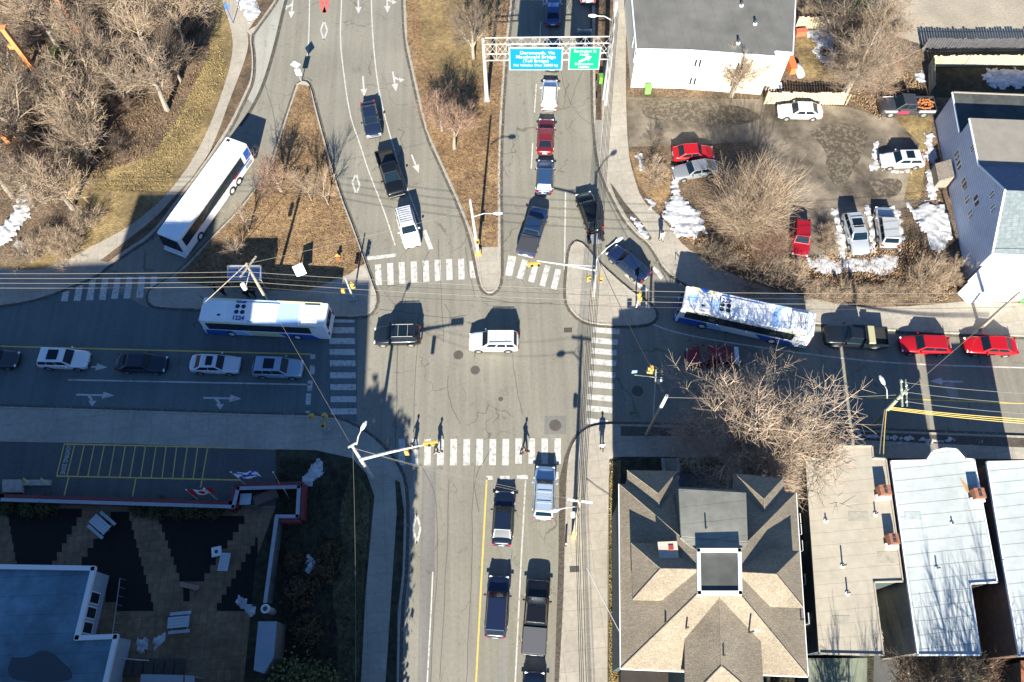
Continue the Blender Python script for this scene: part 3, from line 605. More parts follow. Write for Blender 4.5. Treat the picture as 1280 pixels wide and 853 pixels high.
    if sunroof: MB().box(((xtf * .55 + xtr * .45), 0, zt + .0), (abs(xtf - xtr) * .42, wt * 1.35, .05)).build('sunroof', M['autoglass'], o)
    # wheels
    fxw, rxw = .30 * L, -.29 * L
    if pick: fxw, rxw = .31 * L, -.30 * L
    for x in (fxw, rxw):
        for s in (1, -1):
            w = MB().tube([(x, s * (hw - .22), wr), (x, s * (hw + .005), wr)], wr, 16).build('wheel', M['rubber'], o)
            MB().tube([(x, s * (hw - .02), wr), (x, s * (hw + .018), wr)], wr * .62, 12).build('rim', M['rim'], w)
            MB().tube([(x, s * (hw - .25), wr + .03), (x, s * (hw - .002), wr + .03)], wr + .06, 16).build('wheel_arch', M['trim'], o)
    fz, rz_ = stn[-2][2] - .04, stn[1][2] - .12
    for s in (1, -1):
        MB().box((.462 * L, s * hw * .68, fz), (.16, .34, .14), -s * .35).build('headlight', M['headlamp'], o, bevel=.03)
        MB().box((-.488 * L, s * hw * .76, rz_), (.08, .26, .22)).build('taillight', M['taillamp'], o, bevel=.02)
        MB().box((xbf - .28 * 1.3, s * (hw + .10), belt + .04), (.16, .2, .13)).build('mirror', pm, o, bevel=.03)
    MB().box((.492 * L, 0, .42), (.06, W * .68, .22)).build('grille', M['trim'], o, bevel=.02)
    MB().box((-.496 * L, 0, .45), (.06, W * .8, .2)).build('rear_bumper', M['grey_metal'] if chrome or pick else M['trim'], o, bevel=.03)
    MB().box((-.506 * L, 0, .72), (.02, .5, .15)).build('licence_plate', M['plate'], o)
    if chrome: MB().box((.493 * L, 0, .50), (.10, W * .85, .14)).build('front_bumper', M['rim'], o, bevel=.03)
    if rack:
        for s in (1, -1): MB().tube([(xtr * .9, s * wt * .86, zt + .07), (xtf * .8, s * wt * .86, zt + .07)], .03, 6).build('roof_rail', M['grey_metal'] if rack != 'basket' else M['plate'], o)
        cb = [(.25, .7)] if rack == 'bars' else [(k / 8,) for k in range(1, 8)]
        m2 = MB()
        for t in (cb[0] if rack == 'bars' else [c[0] for c in cb]):
            x = xtr * .9 * (1 - t) + xtf * .8 * t; m2.tube([(x, -wt * .9, zt + .1), (x, wt * .9, zt + .1)], .025, 6)
        m2.build('crossbars', M['grey_metal'], o)
    if pick:
        x0, x1 = -.497 * L, -.145 * L; m2 = MB(); wz = belt + .02
        for s in (1, -1): m2.box(((x0 + x1) / 2, s * (hw - .07), (wz + .7) / 2), (x1 - x0, .13, wz - .7 + .04))
        m2.box((x0 + .05, 0, (wz + .7) / 2), (.1, W - .14, wz - .7)); m2.box((x1 - .04, 0, (wz + .7) / 2), (.08, W - .14, wz - .7))
        m2.build('bed_walls', pm, o, bevel=.025)
        MB().box(((x0 + x1) / 2, 0, .77), (x1 - x0 - .1, W - .3, .03)).build('bed_floor', M['trim'], o)
        if cover: MB().box(((x0 + x1) / 2, 0, wz + .035), (x1 - x0 - .06, W - .12, .06)).build('bed_cover', paint(cover, 0), o, bevel=.02)
        if bed == 'box': MB().box((x1 - .42, 0, wz + .06), (.6, W - .2, .3)).build('tool_box', mat('khaki', (.36, .33, .2), .8), o, bevel=.03)
    if tail: MB().box((-.47 * L, 0, zt - .42), (.42, W * .84, .5)).build('rear_panel', paint(tail, 0), o, bevel=.04)
    return o
NAVY, BLK, WHT, SIL, DGR = (.009, .017, .038), (.008, .009, .011), (.78, .78, .77), (.42, .47, .53), (.04, .045, .055)
QN = 'cars queuing northward up the main road'; QE = 'cars queuing in the shaded left road'; PK = 'vehicles parked in the muddy lot'
car('sedan', 'dark navy sedan first at the stop line beside the yellow line, lower road', 'car', (631, 616), (627, 679), 'sedan', NAVY)
car('wagon', 'dark navy wagon with silver tail, second along the yellow line in the lower road', 'car', (624, 722), (619, 794), 'suv', (.012, .02, .055), L=4.95)
car('suv', 'light blue-silver SUV standing across the lower crosswalk', 'suv', (682, 584), (679, 648), 'suv', (.40, .50, .62), rack='bars', metal=.4)
car('pickup_truck', 'black pickup truck with a grey bed cover in the lower right lane', 'pickup truck', (673, 727), (667, 816), 'pickup', BLK, cover=(.10, .10, .105), L=5.9)
car('sedan', 'dark car cut off by the bottom edge behind the black pickup', 'car', (668, 848), (666, 912), 'sedan', NAVY)
car('pickup_truck', 'navy pickup truck with a dark bed cover entering the upper crosswalk', 'pickup truck', (676, 258), (656, 321), 'pickup', (.015, .035, .09), cover=(.055, .055, .06))
car('hatchback', 'blue hatchback with silver tail waiting behind the dark red car', 'car', (682, 200), (680, 241), 'hatch', (.03, .07, .16))
car('sedan', 'dark red car between the white car and the blue hatchback', 'car', (683, 150), (681, 190), 'sedan', (.16, .012, .018))
car('hatchback', 'white car just below the blue overhead sign', 'car', (688, 98), (686, 138), 'hatch', WHT)
car('sedan', 'dark car partly hidden by the top of the blue overhead sign', 'car', (692, 48), (690, 88), 'sedan', (.02, .03, .045))
car('sedan', 'blue car at the top of the main road in the sign shadow', 'car', (692, -8), (691, 33), 'sedan', (.03, .07, .20))
car('suv', 'black SUV partly hidden by the green overhead sign', 'suv', (731, 34), (730, 78), 'suv', BLK, rack='bars')
car('van', 'pale grey van cut off by the top edge of the photo', 'van', (735, -38), (735, 6), 'van', (.30, .32, .35))
car('suv', 'black SUV angled toward the corner island, towing a small trailer', 'suv', (728, 240), (746, 289), 'suv', BLK)
car('sedan', 'navy sedan turning through the slip lane beside the corner island', 'car', (765, 312), (806, 346), 'sedan', (.012, .025, .07))
car('sedan', 'navy car coming down the upper ramp, last of its queue', 'car', (468, 172), (459, 126), 'sedan', (.015, .025, .055), chrome=True)
car('pickup_truck', 'black pickup truck with an open bed coming down the upper ramp', 'pickup truck', (496, 243), (480, 191), 'pickup', BLK, chrome=True)
car('suv', 'white SUV with a roof basket stopped above the upper crosswalk', 'suv', (517, 311), (503, 257), 'suv', WHT, rack='basket')
car('suv', 'black SUV with a long panoramic roof crossing the junction by the shade edge', 'suv', (468, 420), (525, 419), 'suv', (.012, .018, .028), sunroof=True, rack='bars', L=4.5)
car('suv', 'white SUV with black roof bars in the middle of the junction', 'suv', (585, 427), (649, 427), 'suv', WHT, rack='bars')
car('sedan', 'dark grey car cut off by the left edge, last in the shaded queue', 'car', (22, 449), (-38, 448), 'sedan', DGR)
car('suv', 'white SUV with black sunroof, second from left in the shaded queue', 'suv', (112, 450), (48, 448), 'suv', WHT, sunroof=True)
car('sedan', 'dark navy sedan between two white cars in the shaded queue', 'car', (208, 455), (147, 453), 'sedan', NAVY)
car('sedan', 'white sedan with dark sunroof and dark rear window in the shaded queue', 'car', (300, 456), (238, 454), 'sedan', (.6, .62, .66), sunroof=True)
car('suv', 'pale blue-silver SUV first at the shaded left stop line', 'suv', (378, 461), (317, 459), 'suv', (.30, .40, .50), sunroof=True, metal=.4)
car('suv', 'dark red SUV with a white rear panel on the shaded right road', 'suv', (858, 446), (919, 448), 'suv', (.20, .006, .015), tail=(.7, .7, .7), L=4.7)
car('pickup_truck', 'black pickup with a khaki box in its bed on the right road', 'pickup truck', (1032, 419), (1107, 423), 'pickup', (.012, .016, .022), bed='box')
car('hatchback', 'red hatchback behind the black pickup on the right road', 'car', (1126, 430), (1187, 432), 'hatch', (.42, .008, .015), L=4.6)
car('sedan', 'bright red car nearest the right edge on the right road', 'car', (1205, 431), (1271, 433), 'sedan', (.48, .006, .012))
ZL = .155
car('sports_car', 'red car parked at the left end of the muddy lot', 'car', (892, 190), (842, 192), 'sedan', (.5, .01, .015), z0=ZL, L=4.4)
car('sedan', 'silver grey car half under the round bare tree', 'car', (845, 216), (893, 208), 'sedan', (.24, .25, .26), z0=ZL)
car('sedan', 'white sedan parked along the leaning picket fence', 'car', (972, 138), (1028, 139), 'sedan', WHT, z0=ZL, L=4.8)
o = car('pickup_truck', 'scruffy red and white pickup with rusty scrap in its bed', 'pickup truck', (1100, 133), (1167, 133), 'pickup', (.05, .05, .055), z0=ZL)
sc = MB()
for k in range(40): sc.box((rnd.uniform(-2.5, -1.1), rnd.uniform(-.75, .75), rnd.uniform(.85, 1.25)), (rnd.uniform(.2, .7), .12, .08), rnd.uniform(0, 3))
sc.build('scrap', mat('rusty_scrap', (.45, .16, .05), .9, .5, 6), o)
for s in (-1, 1):
    MB().box((.6, s * 1.0, .82), (1.2, .03, .4)).build('door_panel', paint((.45, .03, .07), 0), o); MB().box((1.9, s * 1.0, .95), (1.2, .03, .3)).build('wing_panel', paint((.6, .58, .56), 0), o); MB().box((-1.9, s * 1.01, .98), (1.7, .03, .3)).build('side_panel', paint((.6, .57, .55), 0), o)
car('hatchback', 'white hatchback parked beside the narrow snow strip', 'car', (1099, 200), (1157, 199), 'hatch', WHT, z0=ZL, sunroof=True, L=4.5)
car('suv', 'silver SUV with dark sunroof parked between snow strips', 'suv', (1079, 323), (1061, 262), 'suv', (.40, .43, .46), z0=ZL, sunroof=True, rack='bars')
car('suv', 'pale SUV with dark windscreen parked to the right of the silver SUV', 'suv', (1103, 254), (1113, 314), 'suv', (.45, .45, .44), z0=ZL, L=4.8)
car('hatchback', 'red car parked nose down behind bare brush', 'car', (1000, 322), (1003, 272), 'hatch', (.34, .008, .015), z0=ZL)
# trailer
p = G(744, 302); o = empty('trailer', (p.x, p.y, 0), R(100), 'small flat trailer with two black wheels behind the black SUV', 'trailer')
MB().box((0, 0, .5), (1.1, 1.0, .08)).build('deck', M['grey_metal'], o); MB().tube([(.5, 0, .45), (1.9, 0, .5)], .04).build('drawbar', M['dark_metal'], o)
for s in (1, -1): MB().tube([(0, s * .55, .3), (0, s * .8, .3)], .3, 14).build('wheel', M['rubber'], o); MB().box((0, s * .68, .62), (.95, .3, .06)).build('mudguard', M['trim'], o)
# ---------------------------------------------------------------- buses
def bus(label, f, r, livery, num, L=12.3):
    z = 3.1; a = G(*f, z); b = G(*r, z); mid = (a + b) / 2; ang = math.atan2(a.y - b.y, a.x - b.x)
    o = empty('bus', (mid.x, mid.y, 0), ang, label, 'bus'); W = 2.6; hw = W / 2
    white = mat('bus_white', (.80, .81, .82), .35, .05, 1, coat=.3); B = mat('bus_blue', (.012, .09, .42), .3, coat=.4); LB = mat('bus_pale_blue', (.36, .55, .82), .4); YL = mat('bus_cream', (.72, .66, .36), .4)
    MB().hexa([(-L / 2, -hw, .32), (L / 2 - .1, -hw, .32), (L / 2 - .1, hw, .32), (-L / 2, hw, .32)], [(-L / 2 + .05, -hw + .06, z), (L / 2 - .35, -hw + .06, z), (L / 2 - .35, hw - .06, z), (-L / 2 + .05, hw - .06, z)]).build('body', white, o, bevel=.14, seg=4, smooth=False)
    for s in (1, -1):
        y = lambda zz: s * (hw - .06 * (zz - .32) / 2.78)
        def pan(x0, x1, z0, z1, nm, m, t=.012, sk=0): mb = MB(); mb.panel((x0, y(z0), z0), (x1, y(z0), z0), (x1 + sk, y(z1), z1), (x0 + sk, y(z1), z1), (0, s, .02), t); return mb.build(nm, m, o, fix=True)
        pan(-L / 2 + 1.6, L / 2 - .8, 1.42, 2.62, 'window_band', M['glass'])
        for k in range(6): pan(-L / 2 + 1.9 + k * 1.7, -L / 2 + 1.96 + k * 1.7, 1.42, 2.62, 'window_divider', M['trim'], .02)
        if s == -1 :   # door side
            for x0 in (L / 2 - 2.3, -.6): pan(x0, x0 + 1.15, .5, 2.5, 'door', M['glass'], .03)
        if livery == 'plain':
            pan(-L / 2 + .25, -L / 2 + 1.1, 1.5, 2.7, 'stripe', B, .014); pan(-L / 2 + .6, -L / 2 + 2.8, 1.22, 1.40, 'stripe', B, .016); pan(-L / 2 + 2.8, -L / 2 + 3.6, 1.2, 1.4, 'stripe', mat('bus_red', (.4, .02, .04), .4), .016)
            pan(-L / 2 + .5, -L / 2 + 1.6, .62, 1.1, 'grille', M['grey_metal'], .016)
        else:
            pan(-L / 2 + 1.0, -L / 2 + 4.2, .38, 1.15, 'stripe', B, .014, .7); pan(-L / 2 + 4.4, 1.0, .42, 1.2, 'stripe', YL if livery == 'a' else white, .014, .6); pan(1.5, 3.4, .38, 1.25, 'stripe', LB, .014, .8); pan(3.3, L / 2 - .3, .36, 1.25, 'stripe', B, .016, -.1)
            pan(L / 2 - 3.2, L / 2 - 1.0, 2.68, 2.88, 'stripe', YL, .014, -.3); pan(-L / 2 + .6, -L / 2 + 2.6, 2.68, 2.9, 'stripe', YL, .014, .5)
        for x in (L / 2 - 2.7, -L / 2 + 3.2) + ((-L / 2 + 4.5,) if livery == 'plain' and s == 1 else ()):
            w = MB().tube([(x, s * (hw - .3), .5), (x, s * (hw + .01), .5)], .5, 20).build('wheel', M['rubber'], o)
            MB().tube([(x, s * (hw - .02), .5), (x, s * (hw + .03), .5)], .27, 14).build('rim', M['headlamp'], w)
        MB().tube([(L / 2 - .2, s * (hw - .1), 2.7), (L / 2 + .2, s * (hw + .22), 2.75), (L / 2 + .2, s * (hw + .25), 2.3)], .04, 6).build('mirror', M['trim'], o)
    mb = MB(); mb.panel((L / 2 - .13, -hw + .15, 1.2), (L / 2 - .13, hw - .15, 1.2), (L / 2 - .30, hw - .2, 2.75), (L / 2 - .30, -hw + .2, 2.75), (1, 0, .13), .03); mb.build('windshield', M['autoglass'], o, fix=True)
    mb = MB(); mb.panel((-L / 2 + .02, -hw + .4, 1.7), (-L / 2 + .02, hw - .4, 1.7), (-L / 2 + .04, hw - .45, 2.6), (-L / 2 + .04, -hw + .45, 2.6), (-1, 0, 0), .03); mb.build('rear_window', M['glass'], o, fix=True)
    MB().box((L / 2 - .02, 0, .5), (.14, W - .1, .34)).build('bumper', white if livery == 'plain' else B, o, bevel=.04)
    for s in (1, -1): MB().box((L / 2 - .04, s * .95, .85), (.06, .3, .18)).build('headlight', M['headlamp'], o, bevel=.02); MB().box((-L / 2 - .01, s * 1.1, 1.3), (.06, .14, .5)).build('taillight', M['taillamp'], o)
    if livery == 'plain':
        MB().box((-L / 2 + .5, -hw + .55, z + .01), (.28, .4, .05)).build('roof_vent', M['trim'], o); MB().box((L / 2 - 2.8, 0, z + .01), (.9, .7, .06)).build('roof_hatch', white, o, bevel=.02); MB().box((-1.8, 0, z + .01), (.9, .7, .06)).build('roof_hatch', white, o, bevel=.02)
        return o
    # roof livery and equipment
    def zone(pts, m, zz, nm='roof_marking'): return MB().prism(pts, z - .01, z + zz).build(nm, m, o)
    x = L / 2
    MB().box((x - 2.2, .1, z + .03), (1.2, 1.7, .10)).build('roof_unit', white, o, bevel=.04)
    MB().box((x - 2.2, .6, z + .09), (.3, .2, .02)).build('roof_vent', M['trim'], o)
    MB().box((x - 5.7, .1, z + .05), (4.0, 1.9, .14)).build('roof_unit', white, o, bevel=.05)
    fans = [(x - 4.1 + dx, dy) for dx in (-.28, .28) for dy in (-.36, .22)] if livery == 'a' else [(x - 4.2 + dx, dy) for dx in (-.3, .3) for dy in (.1, .6)]
    for fx, fy in fans: MB().cyl((fx, fy, z + .11), .22, .03, 16).build('fan', M['glass'], o)
    MB().box((-L / 2 + 1.5, .1, z + .08), (1.5, 1.9, .2)).build('engine_vent', white, o, bevel=.05)
    g = MB()
    for k in range(5): g.box((-L / 2 + 1.0 + k * .16, .1, z + .19), (.06, 1.5, .02))
    g.build('engine_grille', M['grey_metal'], o)
    if livery == 'a':
        zone([(-L / 2 + 2.6, -1.15), (.6, -1.18), (2.0, -.9), (1.2, 1.18), (-L / 2 + 2.6, 1.18)], LB, .012)
        zone([(2.0, -1.2), (5.4, -1.2), (5.2, -1.02), (2.2, -.98)], YL, .02); zone([(-L / 2 + .6, -1.2), (-1.2, -1.2), (-1.6, -1.0), (-L / 2 + .6, -.95)], YL, .02)
    else:
        for x0 in (1.5, -1.2, -3.6): zone([(x0, -1.15), (x0 + .5, -.9), (x0 + .7, 0), (x0 + .5, 1.18), (x0 + 1.2, 1.18), (x0 + 1.35, 0), (x0 + .9, -1.15)], LB, .014)
        zone([(x - 2.6, -.6), (x - .8, -.3), (x - .6, .4), (x - 3.4, .5), (x - 3.8, .0)], LB, .013); zone([(x - 3.4, -1.2), (x - .9, -1.2), (x - 1.4, -.9), (x - 3.0, -.85)], YL, .018); zone([(x - 2.6, -1.2), (x - 1.6, -1.2), (x - 2.2, -.7)], B, .024)
    NV = mat('number_navy', (.01, .03, .2), .5)
    text_obj('fleet_number', num, .58, Matrix.Translation((x - 4.1, .86 if livery == 'a' else -.35, z + .135)) @ Matrix.Rotation(math.pi, 4, 'Z') @ Matrix.Rotation(math.pi, 4, 'Z') @ Matrix.Rotation(math.pi, 4, 'Z'), NV, o, bold=.02)
    if livery == 'a': text_obj('roof_lettering', 'TRANSIT', .26, Matrix.Translation((x - 4.1, -.82, z + .135)) @ Matrix.Rotation(math.pi, 4, 'Z'), NV, o, bold=.02)
    return o
bus('long plain white bus coming down the curved ramp beside the lawn', (208, 296), (294, 177), 'plain', '', 13.3)
bus('white and pale blue bus at the stop beside the shelter', (253, 386), (402, 393), 'a', '1224', 12.3)
bus('white bus with pale blue roof swirls turning out of the right road', (859.5, 371.5), (1011, 403.5), 'b', '1227', 12.5)
# ---------------------------------------------------------------- buildings
def wall_frame(mb_w, mb_g, o, a, b, z0, z1, u, out, m_frame, m_glass, name='window', mull=1):
    """window on the vertical wall a->b at fraction u: (u0,u1)"""
    a = Vector((a[0], a[1], 0)); b = Vector((b[0], b[1], 0)); d = (b - a); n = Vector((d.y, -d.x, 0)).normalized() * out
    P = lambda t, z: a + d * t + Vector((0, 0, z)); u0, u1 = u
    du = .11 / d.length
    mb = MB(); mb.panel(P(u0, z0), P(u1, z0), P(u1, z1), P(u0, z1), n, .04); f = mb.build(name, m_frame, o, fix=True)
    k = mull + 1; w = (u1 - u0) / k
    for i in range(k):
        mb = MB(); mb.panel(P(u0 + w * i + du, z0 + .13), P(u0 + w * (i + 1) - du, z0 + .13), P(u0 + w * (i + 1) - du, z1 - .13), P(u0 + w * i + du, z1 - .13), n, .055); mb.build('pane', m_glass, f, fix=True)
    return f
def V3(p, z): return (p[0], p[1], z)
cream = mat('cream_clapboard', (.74, .69, .56), .85, .05, 2); white_trim = mat('white_trim', (.78, .78, .76), .6); flat_grey = mat('grey_membrane_roof', (.135, .13, .118), .9, .12, .5, v2=.18, v2s=.3, bump=.1)
lines_mat(cream, 400, .32, .04, .8, vert=True); lines_mat(flat_grey, 1.9, 300, .03, .82, R(-3), amount=.4)
# white apartment building at the top
o = empty('apartment_building', (21, 68, 0), 0, 'long cream building with a flat grey roof at the top of the photo', 'building')
zr = 5.8
base = [G(795, 62.5, zr), G(861, 64, zr), G(970, 72, zr), G(994, 72, zr), G(997, -40, zr), G(780, -60, zr)]
r1 = [G(795, 62.5, zr), G(861, 64, zr), G(970, 72, zr), G(970, 60, 6.4), G(993, 62, 6.4), G(996, -40, zr), G(786, -40, zr)]
wl = [V3(p, 0) for p in r1]
pts = [(p.x, p.y) for p in r1]
inset = [((x - 21) * .985 + 21, (y - 68) * .985 + 68) for x, y in pts]
MB().prism(inset, 0, zr - .05).build('wall', cream, o)
MB().prism(pts, zr - .06, zr + .12).build('roof', flat_grey, o)
ep = [G(960, 71, 5.5), G(993, 62, 6.4)]
tr = MB()
for a, b in zip(pts, pts[1:] + pts[:1]):
    d = Vector((b[0] - a[0], b[1] - a[1])); tr.box(((a[0] + b[0]) / 2, (a[1] + b[1]) / 2, zr), (d.length + .1, .12, .36), math.atan2(d.y, d.x))
tr.build('fascia', white_trim, o)
# west projection
wp = [G(789, 17, 5.6), G(796.5, 25, 5.6), G(795, 62, 5.6), G(784, 75, 3)]
a0, a1 = inset[0], inset[1]; a2 = inset[2]
Ls = (Vector(a2) - Vector(a1)).length
def onwall(px, a, b, y): # fraction along a->b seen at pixel px
    best = None
    for i in range(201):
        t = i / 200; q = (a[0] + (b[0] - a[0]) * t, a[1] + (b[1] - a[1]) * t, y); l = CM.transposed() @ Vector((q[0], q[1], q[2] - H)); X = 640 + F * l.x / -l.z
        if best is None or abs(X - px) < best[0]: best = (abs(X - px), t)
    return best[1]
for px, zz in ((872, 4.1), (866, 1.4), (925, 4.1), (917, 1.6)):
    t = onwall(px, a1, a2, zz); wall_frame(None, None, o, a1, a2, zz - .6, zz + .7, (t - .05, t + .05), 1, white_trim, M['glass'])
b0, b1 = inset[6], inset[0]
for t in (.75, .93):
    wall_frame(None, None, o, b0, b1, 3.3, 4.4, (t - .02, t + .02), 1, white_trim, M['glass'], mull=0)
for (x, y) in ((927, 5), (944, 28), (923, 52)):
    p = G(x, y, zr + .3); q = MB().cyl((p.x, p.y, zr + .1), .13, .55, 10).build('vent_pipe', M['dark_metal'], o)
    MB().cyl((p.x, p.y - .1, zr + .12), .22, .12, 10).build('collar', white_trim, q)
# blue-grey house at right
o = empty('house', (47, 47, 0), 0, 'blue-grey clapboard house with stepped dark roofs and a white porch', 'house')
clap = mat('blue_grey_clapboard', (.56, .63, .74), .8, .08, 1.5); shingle_t = lines_mat(mat('turquoise_shingles', (.15, .18, .19), .85, .2, 3), .5, .28, .02, .7); dark_flat = mat('dark_flat_roof', (.06, .065, .06), .9, .4, .8); brown_roof = mat('taupe_roof', (.22, .20, .17), .9, .1, 1)
lines_mat(clap, 400, .32, .05, .72, vert=True)
W0, W1 = G(1168, 152), G(1207, 350); wd = (W1 - W0).normalized(); we = Vector((wd.y * -1, wd.x, 0)) ; we = we if we.x > 0 else -we; Lw = (W1 - W0).length; DE = 13
def HP(s, e, z): p = W0 + wd * s + we * e; return Vector((p.x, p.y, z))
mb = MB()
mb.hexa([HP(5, 0, 0), HP(0, 0, 0), HP(0, DE, 0), HP(5, DE, 0)][::1], [HP(5, 0, 4.1), HP(0, 0, 4.3), HP(0, DE, 4.3), HP(5, DE, 4.1)])
mb.hexa([HP(10.6, 0, 0), HP(5, 0, 0), HP(5, DE, 0), HP(10.6, DE, 0)], [HP(10.6, 0, 6.0), HP(5, 0, 6.1), HP(5, DE, 6.1), HP(10.6, DE, 6.0)])
mb.add([HP(10.6, 0, 0), HP(Lw, 0, 0), HP(Lw, 0, 5.3), HP(15.6, 0, 8.9), HP(10.6, 0, 6.0), HP(10.6, DE, 0), HP(Lw, DE, 0), HP(Lw, DE, 5.3), HP(15.6, DE, 8.9), HP(10.6, DE, 6.0)], [(0, 1, 2, 3, 4), (9, 8, 7, 6, 5), (0, 5, 6, 1), (1, 6, 7, 2), (2, 7, 8, 3), (3, 8, 9, 4), (4, 9, 5, 0)])
mb.build('wall', clap, o, fix=True)
def rslab(s0, z0, s1, z1, m, nm, t=.14, ov=.18):
    return MB().hexa([HP(s1, -ov, z1), HP(s0, -ov, z0), HP(s0, DE + ov, z0), HP(s1, DE + ov, z1)], [HP(s1, -ov, z1 + t), HP(s0, -ov, z0 + t), HP(s0, DE + ov, z0 + t), HP(s1, DE + ov, z1 + t)]).build(nm, m, o, fix=True)
rslab(-.15, 4.33, 4.95, 4.12, dark_flat, 'back_roof'); rslab(4.9, 6.13, 10.6, 6.03, brown_roof, 'middle_roof'); rslab(10.6, 6.05, 15.6, 8.95, mat('shingles_painted_shade', (.10, .13, .2), .85, .25, 3), 'north_slope'); rslab(15.6, 8.95, Lw + .2, 5.25, shingle_t, 'south_slope')  # north slope: shade painted in as a dark blue copy of the shingles
for s0, z0, s1, z1 in ((0, 4.45, 5, 4.27), (5, 6.25, 10.6, 6.15), (10.6, 6.18, 15.6, 9.1), (15.6, 9.1, Lw + .2, 5.4)): MB().tube([HP(s0, -.2, z0), HP(s1, -.2, z1)], .09, 6).build('verge_board', white_trim, o)
MB().tube([HP(0, -.1, 4.5), HP(0, DE, 4.5)], .1, 6).build('verge_board', brown_roof, o)
def hwin(px, py, z, w=.8, h=1.0):
    p = G(px, py, z); s = (p - W0).dot(wd); a = HP(s - w / 2, 0, 0); b = HP(s + w / 2, 0, 0); wall_frame(None, None, o, a, b, z - h / 2, z + h / 2, (0, 1), 1, white_trim, M['glass'])
for px, py, z, w in ((1197, 195, 2.8, 1.1), (1199, 207, 2.8, 1.1), (1204, 229, 3.0, 1.1), (1205, 233, 3.1, .9), (1206, 249, 3.0, .9), (1207, 268, 3.0, .9), (1224, 251, 4.4, 1.3), (1248, 244, 6.9, .7), (1251, 261, 6.6, .7), (1216, 185, 5.6, .7)): hwin(px, py, z, w)
dm = MB(); dm.hexa([HP(Lw - .4, 2.6, 5.2), HP(Lw - 2.9, 2.6, 5.2), HP(Lw - 2.9, 4.6, 5.2), HP(Lw - .4, 4.6, 5.2)], [HP(Lw - .5, 2.6, 7.6), HP(Lw - 2.9, 2.6, 7.9), HP(Lw - 2.9, 4.6, 7.9), HP(Lw - .5, 4.6, 7.6)]); dm.build('dormer', M['dark_metal'], o, fix=True)
# porch
pc = [G(1210, 351, 2.8), G(1243, 318, 2.8), G(1252, 322, 2.8), G(1263, 330, 2.8), G(1300, 331, 2.8), G(1300, 362, 2.8), G(1223, 365, 2.8)]
MB().prism(pc, 2.68, 2.85).build('porch_roof', mat('white_membrane', (.52, .52, .51), .8, .08, 1), o)
cxp = sum(p.x for p in pc) / 7; cyp = sum(p.y for p in pc) / 7
MB().prism([(cxp + (p.x - cxp) * .92, cyp + (p.y - cyp) * .9) for p in pc], .1, 2.66).build('porch', white_trim, o)
# stair hut beside the house
p0 = G(1175, 214); MB().hexa([(p0.x - 1.3, p0.y - 2.2, 0), (p0.x, p0.y - 2.2, 0), (p0.x + .2, p0.y, 0), (p0.x - 1.1, p0.y, 0)], [(p0.x - 1.3, p0.y - 2.2, 1.3), (p0.x, p0.y - 2.2, 2.0), (p0.x + .2, p0.y, 2.0), (p0.x - 1.1, p0.y, 1.3)]).build('shed', mat('grey_boards', (.25, .21, .17), .9, .3, 4), empty('shed', (0, 0, 0), 0, 'small brown lean-to shed against the blue-grey house wall', 'shed'))
# ---- Victorian house with hip roofs
o = empty('villa', (14, 9, 0), 0, 'large square house with tan shingled hip roofs and a dark flat deck on top', 'house')
tan = lines_mat(mat('tan_shingles', (.255, .21, .152), .92, .28, 9, bump=.3, bs=14, v2=.14, v2s=.35), .34, .17, .014, .80, R(-3), offset=.5, amount=1)
tealw = mat('dark_teal_clapboard', (.05, .075, .08), .8, .1, 2)
capmat = mat('ridge_cap_shingles', (.25, .205, .15), .9, .35, 5)
ZE = 10.0; hipn = [0]
def hip(eave, ridge, ze, nm='roof', m=tan, t=.2):
    """eave: 4 world xy ccw from SW; ridge: 1..4 world xyz list matched to eave corners"""
    vs = [(p[0], p[1], ze - t) for p in eave] + [(p[0], p[1], ze) for p in eave] + [tuple(p) for p in ridge]; r = ridge
    fs = [(3, 2, 1, 0)] + [(i, (i + 1) % 4, 4 + (i + 1) % 4, 4 + i) for i in range(4)] + [(4 + i, 4 + (i + 1) % 4, 8 + (i + 1) % 4, 8 + i) for i in range(4)] + [(8, 9, 10, 11)]
    mb = MB().add(vs, fs); ob = mb.build(nm, m, o); bm = bmesh.new(); bm.from_mesh(ob.data); bmesh.ops.remove_doubles(bm, verts=bm.verts, dist=.002); bmesh.ops.recalc_face_normals(bm, faces=bm.faces); bm.to_mesh(ob.data); bm.free()
    cp = MB()
    for i in range(4):
        if (Vector((eave[i][0], eave[i][1], 0)) - Vector((r[i][0], r[i][1], 0))).length > .3: cp.tube([(eave[i][0], eave[i][1], ze + .01), (r[i][0], r[i][1], r[i][2] + .01)], .05, 5)
        if (Vector(r[i]) - Vector(r[(i + 1) % 4])).length > .3: cp.tube([r[i], r[(i + 1) % 4]], .05, 5)
    cp.build('ridge_caps', capmat, ob); return ob
def ext(p, q, k): return (q[0] + (p[0] - q[0]) * k, q[1] + (p[1] - q[1]) * k)
ZD = 13.4
E4 = [G(776, 836, ZE), G(1010, 846, ZE), G(995, 616, ZE), G(774, 605, ZE)]; D4 = [G(873, 742, ZD), G(924, 742, ZD), G(923, 689, ZD), G(872, 689, ZD)]
body = [((p.x - 14.3) * .95 + 14.3, (p.y - 9.3) * .95 + 9.3) for p in E4]
MB().prism(body, 0, ZE - .1).build('wall', tealw, o)
hip(E4, D4, ZE)
dk = MB().prism([((p.x - 14) * .97 + 14, (p.y - 9) * .97 + 9) for p in D4], ZD - .3, ZD + .18).build('roof_deck', mat('dark_deck', (.075, .078, .07), .85, .25, .8), o)
c4 = MB()
for a, b in zip(D4, D4[1:] + D4[:1]): d = b - a; c4.box(((a.x + b.x) / 2, (a.y + b.y) / 2, ZD + .12), (d.length + .22, .24, .5), math.atan2(d.y, d.x))
c4.build('deck_rail', white_trim, o)
